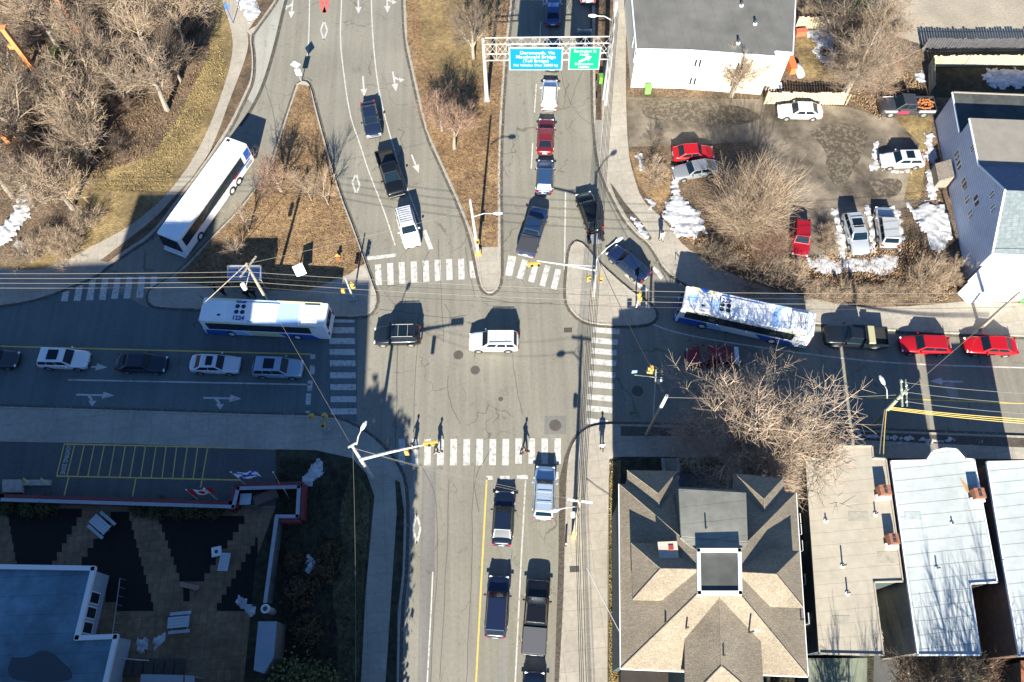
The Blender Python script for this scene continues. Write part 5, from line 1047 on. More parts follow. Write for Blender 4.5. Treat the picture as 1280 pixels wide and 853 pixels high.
# far right pole
o, t, b = pole('utility_pole', 'dark leaning utility pole beside the red cars near the right edge', 'utility pole', (1224, 412), 9.0, .17, M['wood_pole'], (1274, 366)); P2 = G(1274, 366, 9.0)
f = MB()
for k in range(8): f.box(tuple(t * (.35 + k * .08)), (.4, .05, .05), R(40))
f.build('step', M['grey_metal'], o)
# lower utility pole A
o, t, b = pole('utility_pole', 'pale utility pole with a crossarm beside the lower right sidewalk', 'utility pole', (717, 672), 9.6, .18, M['wood_pole'], (725, 626)); PA = G(725, 626, 9.6)
MB().box(tuple(t + Vector((0, 0, -.15))), (1.9, .14, .14), R(-10)).build('crossarm', M['plate'], o); MB().tube([(0, 0, 0), (0, 0, 1.8)], .22, 8).build('yellow_guard', mat('yellow_guard', (.75, .6, .2), .6), o)
MB().cyl(tuple(t * .62 + Vector((-.35, 0, 0))), .2, .6, 12).build('transformer', M['plate'], o); lamp_arm(o, t * .86, loc(o, 698, 637, 8.9), M['white_metal'])
# upper right lamp pole
o, t, b = pole('utility_pole', 'tall white lamp pole right of the green sign', 'utility pole', (757, 132), 12.2, .2, M['white_metal'], (771, 2)); PB = G(771, 2, 12.2); lamp_arm(o, loc(o, 765.5, 26, 10.4), loc(o, 745, 20, 10.9), M['white_metal'])
# merge sign at the island tip
b = G(377, 103); o = empty('road_sign', (b.x, b.y, .1), 0, 'pale diamond warning sign over a rectangular plate at the island tip', 'road sign'); MB().tube([(0, 0, 0), (0, 0, 3.1)], .05, 8).build('post', M['grey_metal'], o); f = MB(); f.hexa([(-.55, 0, 2.6), (0, 0, 2.05), (.55, 0, 2.6), (0, 0, 3.15)], [(-.55, .04, 2.6), (0, .04, 2.05), (.55, .04, 2.6), (0, .04, 3.15)]); f.build('diamond_plate', M['plate'], o, fix=True); MB().box((0, .02, 1.45), (.62, .04, .95)).build('rectangular_plate', M['plate'], o)
# white board and hydrant on bus island
b = G(378, 345); o = empty('advert_board', (b.x, b.y, .15), R(25), 'blank white panel standing on the brown grass left of the signal pole', 'board'); f = MB(); f.hexa([(-.5, -.6, .9), (.5, -.6, .9), (.5, .1, 1.9), (-.5, .1, 1.9)], [(-.5, -.66, .94), (.5, -.66, .94), (.5, .04, 1.94), (-.5, .04, 1.94)]); f.build('panel', M['plate'], o, fix=True); MB().box((-.4, .1, .9), (.1, .1, 1.8)).build('leg', M['grey_metal'], o); MB().box((.4, .1, .9), (.1, .1, 1.8)).build('leg', M['grey_metal'], o)
b = G(423.5, 324); o = empty('fire_hydrant', (b.x, b.y, .15), 0, 'red and yellow hydrant on the brown grass of the bus stop island', 'hydrant'); rd = mat('hydrant_red', (.6, .08, .03), .5); MB().tube([(0, 0, 0), (0, 0, .6)], [.17, .14], 12).build('body', rd, o); MB().sphere((0, 0, .62), .17, 10).build('bonnet', M['signal_yellow'], o); MB().tube([(-.26, 0, .42), (.26, 0, .42)], .07, 8).build('outlet', M['signal_yellow'], o)
for lab, x, y, col in (('green utility cabinet at the curb below the green sign', 752, 104, (.18, .42, .06)), ('green box against the cream building wall', 809, 117, (.15, .4, .08)), ('green box beside the far right utility pole', 1277, 376, (.1, .4, .1))):
    b = G(x, y); o = empty('utility_box', (b.x, b.y, .14), 0, lab, 'box'); mm = mat('green_box', col, .6); MB().box((0, 0, .5), (.65, .55, 1.0)).build('case', mm, o, bevel=.03); MB().box((0, 0, 1.03), (.72, .62, .06)).build('lid', mm, o)
for i, (x, y) in enumerate(((745, 110), (745, 132), (707, 683))):
    b = G(x, y); o = empty('bollard', (b.x, b.y, .12), 0, ('dark bollard by the curb below the green sign, upper one', 'dark bollard by the curb below the green sign, lower one', 'white capped bollard at the foot of the lower utility pole')[i], 'bollard'); MB().cyl((0, 0, 0), .09, .9, 10).build('post', M['dark_metal'], o); MB().sphere((0, 0, .92), .1, 8).build('cap', M['plate'] if i == 2 else M['dark_metal'], o)
# orange posts
for lab, b, h in (('left orange steel post rising out of the wood', (62, 113), 9), ('upper orange steel post leaning over the wood near the top edge', (103, 48), 9), ('orange steel post stub low at the left edge of the wood', (12, 178), 6)):
    p = G(*b); o = empty('steel_post', (p.x, p.y, .1), 0, lab, 'post'); MB().box((0, 0, h / 2), (.5, .5, h)).build('shaft', M['orange'], o, bevel=.03); MB().box((0, 0, h + .05), (.7, .7, .12)).build('cap_plate', M['orange'], o)
    if h > 8: MB().box((0, 0, .1), (.8, .8, .2)).build('base_plate', M['orange'], o); MB().box((-.5, 0, h * .72), (.6, .35, .5)).build('bracket', M['orange'], o)
p = G(25, 312, .4); o = empty('plank_pile', (p.x, p.y, .2), R(-35), 'grey boards lying at the end of the snow bank', 'boards')
for k in range(3): MB().box((0, k * .35, .1 + .05 * k), (2.2, .28, .08), R(k * 7 - 5)).build('board', M['grey_metal'] if 0 else mat('grey_board', (.3, .28, .25), .9, .3, 4), o)
p = G(292, 30); o = empty('sign_post', (p.x, p.y, .1), 0, 'thin blue sign post beside the footpath at the top left', 'sign post'); MB().tube([(0, 0, 0), (0, 0, 2.6)], .05, 8).build('post', mat('post_blue', (.03, .08, .25), .5), o); MB().box((0, 0, 2.4), (.5, .05, .7)).build('plate', mat('plate_blue', (.05, .15, .5), .5), o)
# ---------------------------------------------------------------- wires
def wire(a, b, r, m, sag, label, group, n=12):
    a, b = Vector(a), Vector(b); pts = [a.lerp(b, i / n) - Vector((0, 0, sag * 4 * (i / n) * (1 - i / n))) for i in range(n + 1)]
    return tag(MB().tube(pts, r, 5).build('power_line', m), label, 'cable', group)
for k in range(6):
    off = Vector(((k - 2.5) * .15, 0, -.3 * (k % 3)))
    wire(PA + off, PB + off * .8 + Vector((0, 0, -1.0)), .027, M['cable'], 1.1, 'dark overhead cable running up beside the main road', 'cables above the right side of the main road')
    if k < 4: wire(PA + off, PA + off + Vector((-1.5, -40, 0)), .027, M['cable'], .8, 'dark overhead cable above the lower right sidewalk', 'cables above the lower right sidewalk')
for k in range(4):
    L0 = G(-40, 342 + k * 6, 9); A1 = P1 + Vector((0, -.35 * k, -.25 * k)); B1 = P2 + Vector((0, -.3 * k, -.3 * k))
    wire(L0, A1 + Vector((0, -.8, 0)), .018, M['cable_pale'], .15, 'pale overhead cable left of the leaning pole', 'cables left of the leaning pole at the shelter')
    wire(A1 + Vector((0, -.8, 0)), B1, .018, M['cable_pale'] if k % 2 == 0 else M['cable'], 1.5 + .12 * k, 'thin overhead cable crossing the junction', 'cables crossing the junction', 20)
wire(P2, P2 + Vector((30, 2, 0)), .03, M['cable'], .3, 'dark cable right of the far right utility pole', None)
UP = G(1128, 490, 8.9)
for k in range(3): wire(G(1128 + k * 2, 478 + k * 12, 8.9), G(1330, 494 + k * 13, 8.9), .018, M['cable_pale'], .4, 'pale overhead cable right of the greenish pole', 'pale cables right of the greenish pole')
for k in range(3): wire(G(1112, 509 + k * 1.5, 7.2), G(1330, 527 + k * 3, 7.2), .03, M['cable_yellow'], .3, 'yellow-sleeved overhead cable right of the greenish pole', 'yellow cables right of the greenish pole')
wire(G(1108, 512, 7), G(1104, 575, 6.9), .035, M['cable_yellow'], .1, 'yellow service cable dropping to the beige row house', None, 4)
wire(G(1106, 512, 7), G(1099, 572, 6.9), .045, M['cable_pale'], .1, 'pale service cable dropping to the beige row house', None, 4)
wire(G(1120, 494, 8.4), G(833, 497, 8.6), .018, M['cable_pale'], .5, 'pale cable from the greenish pole to the shaded corner pole', None)
wire(G(1133, 490, 8.6), G(1262, 378, 8.6), .018, M['cable_pale'], .5, 'pale cable slanting over the right road to the far right pole', None)
wire(P1, G(587, 262, 9), .012, M['cable_pale'], .3, 'thin cable from the leaning pole to the narrow island lamp', None)
wire(P1, G(441, 560, 8.8), .012, M['cable_pale'], .4, 'thin cable from the leaning pole to the lower left mast', None)
wire(G(441, 560, 8.6), PA, .012, M['cable_pale'], .9, 'thin cable crossing the lower road from mast to pole', None)
wire(G(441, 560, 8.4), PA + Vector((0, 0, -.8)), .012, M['cable_pale'], 1.1, 'second thin cable crossing the lower road, slightly lower', None)
wire(P1, G(245, 388, 4.5), .035, M['wood_pole'], .02, 'guy wire slanting down left from the leaning pole', None, 3)
wire(G(441, 560, 8.6), G(444, 900, 8.6), .012, M['cable_pale'], .6, 'thin cable running down above the shaded lower sidewalk', None)
wire(G(747, 322, 7.8), G(833, 497, 8.4), .025, M['cable'], .4, 'thin cable from the corner island mast to the shaded corner pole', None)
wire(G(733, 709, 4.5), G(774, 789, 6.2), .03, M['plate'], .05, 'white service wire slanting to the villa roof', None, 3)
# ---------------------------------------------------------------- trees
def tree_mesh(seed, h, spread, levels=5, trunk=.3, stems=1, trunk_r=.22, dens=1.0, up=.6, curl=.2, rmin=.015):
    r = random.Random(seed); T = MB(); K = MB()
    def grow(p, d, L, rad, lev):
        n = 4 if lev < 3 else 3; pts = [p.copy()]; dd = d.copy()
        for i in range(n):
            dd = (dd + Vector((r.uniform(-1, 1), r.uniform(-1, 1), r.uniform(-.6, 1) * up)) * curl * (.35 if lev == 0 else 1)).normalized(); pts.append(pts[-1] + dd * L / n)
        r1 = rad * .55 if lev < levels - 1 else rad * .5
        rs = [rad + (r1 - rad) * i / n for i in range(n + 1)]
        (T if lev == 0 else K).tube(pts, rs, 8 if lev == 0 else 5 if lev == 1 else 3, mi=0 if lev < 2 else 1, cap=False)
        if lev >= levels - 1: return
        nb = int((5 if lev == 0 else 5.5) * dens + r.random())
        for k in range(nb):
            t = r.uniform(.45 if lev == 0 else .2, 1.0); i = min(int(t * n), n - 1); q = pts[i].lerp(pts[i + 1], t * n - i)
            az = 2 * math.pi * (k + r.random() * .7) / nb; side = Vector((math.cos(az), math.sin(az), 0))
            ax = (pts[i + 1] - pts[i]).normalized(); side = (side - ax * side.dot(ax)).normalized()
            e = r.uniform(.45, .95) * spread; nd = (ax * (1 - e * .45) + side * e + Vector((0, 0, .12))).normalized()
            grow(q, nd, L * r.uniform(.52, .8) * (1.15 if lev == 0 else 1), max(rs[i] * r.uniform(.42, .6), rmin), lev + 1)
        grow(pts[-1], dd, L * .7, r1, lev + 1)
    for s in range(stems):
        a = 2 * math.pi * s / max(stems, 1) + r.random()
        if stems == 1: grow(Vector((0, 0, 0)), Vector((r.uniform(-.06, .06), r.uniform(-.06, .06), 1)), h * trunk, trunk_r, 0)
        else:
            d = Vector((math.cos(a) * spread * r.uniform(.2, .9), math.sin(a) * spread * r.uniform(.2, .9), r.uniform(.6, 1.1))).normalized()
            grow(Vector((math.cos(a) * .25, math.sin(a) * .25, 0)), d, h * trunk * r.uniform(.7, 1.1), trunk_r, 1)
    return T, K
TV = {}
def variant(key, **kw):
    T, K = tree_mesh(**kw); z = max([v[2] for v in K.v]); T.mi = [0] * len(T.mi); TV[key] = (T.mesh('trunk', M['bark']) if T.v else None, K, z, {})
def crown_mesh(key, m):
    T, K, z, d = TV[key]
    if m not in d: d[m] = K.mesh('branches', [M['limb'], M[m]])
    return d[m]
for i in range(4): variant('oak%d' % i, seed=11 + i, h=10, spread=1.0, levels=6 if i == 0 else 5, trunk=.26, trunk_r=.24, dens=.8 if i == 0 else .95)
variant('big', seed=31, h=11, spread=1.2, levels=6, trunk=.2, trunk_r=.26, dens=.95, up=.3, curl=.14, rmin=.0075)
for i in range(3): variant('young%d' % i, seed=41 + i, h=6, spread=.7, levels=4, trunk=.45, trunk_r=.09, dens=1.1)
for i in range(3): variant('shrub%d' % i, seed=51 + i, h=5.0, spread=.9, levels=5, trunk=.36, trunk_r=.05, stems=9, dens=.8)
variant('round', seed=61, h=9, spread=.85, levels=5, trunk=.42, trunk_r=.10, stems=13, dens=1.25, up=.3, curl=.12, rmin=.013)

variant('fan', seed=71, h=8, spread=.8, levels=5, trunk=.4, trunk_r=.10, stems=12, dens=.8)
def tree(key, px, py, h, label, cat='tree', m='twig', group=None, wide=1.0, z0=.15, rz=None, world=None, name=None):
    T, K, zz, _ = TV[key]; b = Vector((*world, 0)) if world else G(px, py); s = h / zz
    o = empty(name or ('bare_shrub' if cat == 'shrub' else 'bare_tree'), (b.x, b.y, z0), rz if rz is not None else rnd.uniform(0, 6.28), label, cat, group); o.scale = (s * wide, s * wide, s)
    if T: t = bpy.data.objects.new('trunk', T); C.objects.link(t); t.parent = o
    c = bpy.data.objects.new('branches', crown_mesh(key, m)); C.objects.link(c); c.parent = o; return o
GW = 'bare trees of the wood at upper left'
wood = [(112, 200), (150, 95), (190, 75), (228, 100), (165, 140), (205, 135), (130, 140), (90, 150), (45, 190), (60, 250), (235, 50), (200, 30), (150, 40), (110, 80), (70, 60), (30, 110), (255, 20), (20, 250), (130, 180)]
for i, (x, y) in enumerate(wood): tree('oak%d' % (1 + i % 3), x + rnd.uniform(-5, 5), y + rnd.uniform(-5, 5), rnd.uniform(7.5, 10.5), 'bare grey-brown tree growing inside the wood at upper left', m=('twig', 'twig', 'twig_tan', 'twig_dark')[i % 4], group=GW, wide=rnd.uniform(.8, 1.05))
GS = 'bare undergrowth shrubs of the wood at upper left'
us = 0
while us < 34:
    x, y = rnd.uniform(5, 262), rnd.uniform(-5, 250)
    if x + y * .55 > 290 or (x > 200 and y > 150): continue
    us += 1; tree('shrub%d' % (us % 3), x, y, rnd.uniform(1.8, 3.4), 'leafless shrub in the undergrowth of the wood at upper left', 'shrub', ('twig_dark', 'twig_red', 'twig')[us % 3], GS, wide=rnd.uniform(1, 1.5))
for i, (x, y) in enumerate(((78, 308), (98, 300), (60, 312), (88, 322), (112, 285), (40, 322))): tree('shrub%d' % (i % 3), x, y, 2.6, 'tan brush at the lower edge of the wood beside the snow bank', 'shrub', 'twig_tan', 'tan brush beside the snow bank', wide=1.2)
tree('oak1', 92, 262, 8.5, 'pale bare tree beside the snow bank at the left edge of the lawn', m='twig_tan')
tree('young0', 390, 252, 5.0, 'young bare tree on the brown island, leaning left, lower one', m='twig_tan')
tree('young1', 411, 257, 5.5, 'young bare tree on the brown island near its right curb', m='twig_tan')
tree('young2', 312, 290, 5.5, 'thin young tree on the island beside the long white bus', m='twig_tan')
tree('young1', 300, 318, 3.5, 'small bare sapling in the shade at the left part of the island', m='twig_tan')
tree('oak2', 352, 240, 5.5, 'small bare tree in the middle of the brown island', m='twig_red')
tree('oak3', 568, 187, 7.5, 'bare tree with a thick pale trunk on the narrow island', m='twig_red', wide=.75)
tree('oak1', 553, 165, 6.0, 'reddish bare tree beside the thick-trunked one on the narrow island', m='twig_red', wide=.8)
tree('shrub1', 580, 160, 4.0, 'reddish shrub on the narrow island left of the gantry foot', 'shrub', 'twig_red', wide=1.1)
tree('shrub2', 548, 140, 3.5, 'reddish shrub at the left curb of the narrow island', 'shrub', 'twig_red')
tree('oak2', 592, 75, 9.0, 'bare tree on the narrow island close above the gantry foot', m='twig_dark', wide=.7)
tree('round', 926, 292, 11.5, 'large round bare tree between the sidewalk and the muddy lot', m='twig_tan', wide=.82, rz=1)
tree('round', 955, 318, 4.5, 'pinkish bare thicket behind the large round tree', m='twig_red', wide=1.0, rz=3)
tree('shrub0', 896, 330, 3.2, 'brushy shrub below the large round tree', 'shrub', 'twig_dark', wide=1.3)
tree('shrub2', 955, 352, 3.0, 'dark brush at the shaded sidewalk edge below the round tree', 'shrub', 'twig_dark', wide=1.6)
tree('shrub1', 985, 345, 2.6, 'tan brush left of the red car parked nose down', 'shrub', 'twig_tan', wide=1.5)
tree('fan', 1150, 360, 4.0, 'tall tan brush beside the snow patch near the blue-grey house', 'shrub', 'twig_tan', wide=1.2)
tree('fan', 1185, 352, 3.4, 'tan brush at the foot of the white porch', 'shrub', 'twig_tan', wide=1.0)
for i, (x, y) in enumerate(((1030, 300), (1034, 318))): tree('shrub%d' % i, x, y, 2.2, 'tan brush between the red car and the silver SUV', 'shrub', 'twig_tan', 'tan brush between parked cars')
for i, x in enumerate(range(1010, 1150, 17)): tree('shrub%d' % (i % 3), x, 366 + i % 3 * 3, 1.2, 'low tan brush along the top of the right sidewalk', 'shrub', 'twig_tan', 'low brush along the right sidewalk', wide=1.9)
tree('shrub0', 815, 222, 2.3, 'round brown shrub at the left end of the muddy lot', 'shrub', 'twig_tan', wide=1.5)
tree('shrub1', 818, 178, 1.8, 'dark twiggy shrub left of the red sports car', 'shrub', 'twig_dark', wide=1.2)
tree('big', 1056, 117, 9.5, 'large spreading bare tree behind the white parked sedan', m='twig', wide=1.0, rz=2)
tree('oak0', 1072, 75, 9.0, 'bare tree at the corner of the pale gravel lot', m='twig', wide=.9)
tree('oak2', 1040, 60, 7.5, 'bare tree in the back yard beside the snow patch', m='twig_dark')
tree('oak3', 1100, 48, 7.0, 'bare tree standing at the edge of the pale gravel lot', m='twig')
tree('oak1', 914, 122, 7.6, 'bare tree against the cream building wall', m='twig_tan', wide=.95)
for i, (x, y) in enumerate(((1078, 100), (1092, 118), (1062, 92), (1108, 92), (1085, 70), (1050, 90))): tree('shrub%d' % (i % 3), x, y, 2.6, 'leafless brush around the trees behind the white sedan', 'shrub', 'twig_red', 'brush behind the white sedan', wide=1.3)
for i, (x, y) in enumerate(((1010, 22), (1022, 18), (1036, 22), (1046, 14))): tree('shrub%d' % (i % 3), x, y, 2.2, 'tan hedge brush along the upper yard fence', 'shrub', 'twig_tan', 'brush along the upper yard fence', wide=1.2)
tree('big', 906, 572, 12.5, 'large spreading pale bare tree over the shaded right road', m='twig_pink', wide=1.35, rz=2.35)
tree('big', 955, 592, 12.0, 'bare tree close to the front of the beige row house', m='twig_pink', wide=.8, rz=4.2)
tree('fan', 1135, 846, 5.0, 'bare brush below the pale row house at the bottom edge', 'shrub', 'twig_tan', wide=1.1)
tree('fan', 1168, 856, 6.5, 'wide bare brush at the bottom edge below the pale row house', 'shrub', 'twig_tan', wide=1.0)
tree('fan', 1240, 850, 4.5, 'bare reddish brush at the bottom right corner', 'shrub', 'twig_red', wide=1.0)
for k, (x, y, h, w) in enumerate(((18.0, -7, 14, .5), (30.0, -8, 18, .45), (33.2, -8, 19.5, .5), (22.5, -7.5, 15, .45), (38.5, -8, 18, .45))): tree('oak%d' % k if k < 4 else 'oak1', 0, 0, h, 'bare tree just beyond the bottom edge whose shadow falls on the row house roofs', world=(x, y), group='trees beyond the bottom edge', wide=w)
# evergreens
def leafy(seed, h, r0, n, shape, size):
    r = random.Random(seed); mb = MB(); cl = []
    for _ in range(int(n / 22)):
        z = r.random(); az = r.random() * 6.283; rr = shape(z) * r0 * (r.uniform(.45, 1.0)); cl.append(Vector((math.cos(az) * rr, math.sin(az) * rr, z * h)))
    for c in cl:
        s = r.uniform(.25, .6) * r0 * .35
        for _ in range(22):
            p = c + Vector((r.gauss(0, s), r.gauss(0, s), r.gauss(0, s * .6))); d = Vector((r.uniform(-1, 1), r.uniform(-1, 1), r.uniform(-.4, 1))).normalized(); e = d.cross(Vector((r.uniform(-1, 1), r.uniform(-1, 1), r.uniform(-1, 1)))).normalized(); q = size * r.uniform(.6, 1.4)
            mb.quad(p - e * q * .4, p + d * q * .5, p + e * q * .4, p - d * q * .5)
    return mb
con = leafy(5, 19, 3.2, 5200, lambda z: (1 - z) ** .8 + .03, .55).mesh('foliage', M['conifer']); ctr = MB().tube([(0, 0, 0), (0, 0, 18.5)], [.35, .05], 8).mesh('trunk', M['bark'])
for k, (x, y, h, w) in enumerate(((-16.5, -3.3, 16.4, .75), (-15.2, -3.6, 15.8, .75), (-13.8, -3.6, 14.9, .75), (-12.7, -3.6, 13.6, .7), (-12.2, -3.5, 12.4, .6), (-11.9, -3.5, 10, .5), (-14.6, -7, 14.5, .8), (-12.4, -7, 12.0, .6), (-11.6, -3.4, 7.6, .45), (-17.5, -7, 15.5, .8))):
    o = empty('conifer', (x, y, 0), k * 1.3, 'tall conifer just beyond the bottom edge, shading the lower left sidewalk', 'tree', 'conifers beyond the bottom edge'); o.scale = (w, w, h / 19)
    for nm, me in (('foliage', con), ('trunk', ctr)): q = bpy.data.objects.new(nm, me); C.objects.link(q); q.parent = o
p = G(385, 884); o = empty('evergreen_tree', (p.x, p.y, .1), 0, 'broad green tree at the bottom edge beside the shaded sidewalk', 'tree')
leafy(8, 3.6, 3.2, 8000, lambda z: math.sin(max(.05, z) * math.pi * .82 + .25), .28).build('foliage', M['leaf'], o); MB().tube([(0, 0, 0), (0, 0, 3)], [.25, .12], 8).build('trunk', M['bark'], o)
hed2 = leafy(19, .8, .85, 1300, lambda z: math.sqrt(max(0, 1 - z * z)), .14).mesh('foliage', mat('brown_shrub', (.10, .065, .03), .9, .5, 3))
hed = leafy(9, .95, .85, 1600, lambda z: math.sqrt(max(0, 1 - z * z)), .14).mesh('foliage', mat('hedge_leaf', (.085, .085, .03), .9, .4, 3))
for k, (x, y, s) in enumerate(((8, 634, 1), (36, 634, 1.1), (58, 633, 1.15), (174, 634, 1.0), (196, 635, 1.1), (222, 636, 1.0), (243, 637, 1.2), (268, 637, 1.0), (405, 715, 1.5), (375, 740, 1.6), (410, 690, 1.2), (366, 702, 1.1), (385, 790, 1.6))):
    b = G(x, y, .6); o = empty('round_shrub', (b.x, b.y, .12), k, 'clipped round shrub in the bed behind the red wall' if k < 8 else 'round brown shrub in the dark garden by the lower sidewalk', 'shrub', 'clipped shrubs behind the red wall' if k < 8 else 'round shrubs in the dark garden'); o.scale = (s, s, s)
    for nm, me in (('foliage', hed if k < 8 else hed2),): q = bpy.data.objects.new(nm, me); C.objects.link(q); q.parent = o
    MB().tube([(0, 0, 0), (0, 0, .5)], .05, 5).build('stem', M['bark'], o)
b = G(90, 90); o = empty('evergreen_shrub', (b.x, b.y, .15), 0, 'dark green evergreen shrub inside the wood below the orange post', 'shrub'); leafy(12, 3.0, 1.9, 2600, lambda z: 1 - z * .7, .3).build('foliage', mat('olive_leaf', (.07, .08, .025), .9, .4, 2), o); MB().tube([(0, 0, 0), (0, 0, 1.5)], .08, 6).build('stem', M['bark'], o)
b = G(1072, 18); o = empty('climbing_shrub', (b.x, b.y, .15), 0, 'bright lime green shrub beside the gravel lot', 'shrub'); leafy(13, 2.2, 1.1, 900, lambda z: 1 - z * .5, .25).build('foliage', mat('lime_leaf', (.25, .5, .08), .8, .3, 2), o); MB().tube([(0, 0, 0), (0, 0, 1.5)], .06, 6).build('stem', M['bark'], o)
# dead grass tufts and leaves as ground cover
def tufts(name, label, poly, n, m, h, z=.15, seed=1):
    r = random.Random(seed); q = [G(x, y, z) for x, y in poly]; x0, x1 = min(p.x for p in q), max(p.x for p in q); y0, y1 = min(p.y for p in q), max(p.y for p in q); mb = MB(); k = 0
    def inside(x, y):
        c = False; j = len(q) - 1
        for i in range(len(q)):
            if (q[i].y > y) != (q[j].y > y) and x < (q[j].x - q[i].x) * (y - q[i].y) / (q[j].y - q[i].y) + q[i].x: c = not c
            j = i
        return c
    while k < n:
        x, y = r.uniform(x0, x1), r.uniform(y0, y1)
        if not inside(x, y): continue
        k += 1; a = r.random() * 6.28; w = r.uniform(.03, .09); l = h * r.uniform(.5, 1.5); dx, dy = math.cos(a), math.sin(a); lx, ly = r.uniform(-.5, .5) * l, r.uniform(-.5, .5) * l
        mb.add([(x - dx * w, y - dy * w, z - .01), (x + dx * w, y + dy * w, z - .01), (x + lx, y + ly, z + l)], [(0, 1, 2)])
    return tag(mb.build(name, m), label, 'ground cover', kind='stuff')
tufts('dead_grass', 'dry grass tufts on the curved lawn', [(120, 240), (205, 240), (285, 90), (275, 30), (240, 110), (190, 190)], 3500, mat('straw', (.27, .21, .09), .9, .3, 2), .12, seed=1)
tufts('dead_grass', 'dead leaves and twigs on the floor of the wood', [(0, 0), (255, 0), (250, 90), (190, 190), (110, 230), (0, 250)], 9000, mat('dead_leaf', (.20, .125, .065), .9, .5, 2), .25, seed=2)
tufts('dead_grass', 'brown grass tufts on the bus stop island', [(378, 110), (385, 112), (452, 330), (380, 360), (230, 350), (340, 215)], 4500, mat('brown_straw', (.28, .175, .08), .9, .4, 2), .10, seed=3)
tufts('dead_grass', 'brown grass tufts on the narrow island', [(510, 0), (636, 0), (622, 300), (598, 300), (535, 155)], 5000, mat('red_straw', (.24, .13, .06), .9, .4, 2), .12, seed=4)
tufts('dead_grass', 'dead brush litter between the muddy lot and the right sidewalk', [(840, 292), (900, 322), (1003, 368), (1180, 378), (1205, 350), (1150, 300), (1000, 325), (900, 300)], 9000, mat('tan_litter', (.36, .24, .14), .9, .4, 2), .22, seed=5)
tufts('dead_grass', 'dead leaves around the yard trees behind the white sedan', [(1046, 40), (1110, 60), (1160, 120), (1100, 150), (1040, 110)], 4000, mat('tan_litter', (.32, .22, .12), .9, .4, 2), .22, seed=6)
tufts('dead_grass', 'dark garden litter beside the courtyard', [(350, 570), (440, 580), (462, 640), (450, 850), (350, 850)], 5000, mat('dark_litter', (.08, .06, .03), .9, .4, 2), .18, z=.14, seed=7)
tufts('dead_grass', 'grass strip tufts beside the villa', [(762, 575), (773, 575), (773, 853), (761, 853)], 1200, mat('straw2', (.36, .26, .08), .9, .3, 2), .1, z=.145, seed=8)
tufts('dead_grass', 'dark brush in the gap beside the pale row houses', [(1212, 730), (1248, 730), (1275, 850), (1228, 850)], 2500, mat('dark_brush', (.12, .07, .035), .9, .4, 2), .3, z=.145, seed=9)
# ---------------------------------------------------------------- fences
def fence(label, pts, h, m, step=.16, z0=.15, lean=0.0, rail=True):
    q = [G(x, y, z0) for x, y in pts]; o = empty('board_fence', tuple(q[0]), 0, label, 'fence'); c = q[0]; f = MB(); rl = MB(); pst = MB()
    for a, b in zip(q, q[1:]):
        d = b - a; L_ = d.length; u = d / L_; nv_ = Vector((-u.y, u.x, 0)); n = int(L_ / step); ang = math.atan2(d.y, d.x)
        for k in range(n):
            p = a + u * (k + .5) * step - c; hh = h * rnd.uniform(.93, 1.05); p2 = p + nv_ * lean * hh
            w = u * step * .42; t = nv_ * .015
            f.hexa([p - w - t, p + w - t, p + w + t, p - w + t], [v + Vector((0, 0, hh)) for v in (p2 - w - t, p2 + w - t, p2 + w + t, p2 - w + t)])
        for zz in (.35, .8): rl.tube([a - c + nv_ * (.05 + lean * h * zz) + Vector((0, 0, h * zz)), b - c + nv_ * (.05 + lean * h * zz) + Vector((0, 0, h * zz))], .04, 4)
    f.build('pickets', m, o); rl.build('rail', m, o)
    for a in q: MB().box((a.x - c.x, a.y - c.y, h / 2), (.12, .12, h)).build('post', m, o)
    return o
fw = mat('weathered_fence', (.42, .36, .25), .9, .25, 2)
fence('weathered picket fence behind the white parked sedan', [(955, 130), (1057, 131)], 1.6, fw, .3, lean=.15)
fence('pale picket fence along the top of the back yard', [(994, 36), (1052, 36)], 1.6, fw, .3, lean=.1)
fence('dark board fence at the edge of the gravel lot', [(1152, 64), (1340, 64)], 1.9, mat('dark_fence', (.07, .07, .075), .9, .3, 2), .3)
fence('long weathered board fence around the back yard at right', [(1161, 118), (1160, 84), (1205, 83), (1340, 83)], 1.7, fw, .28)
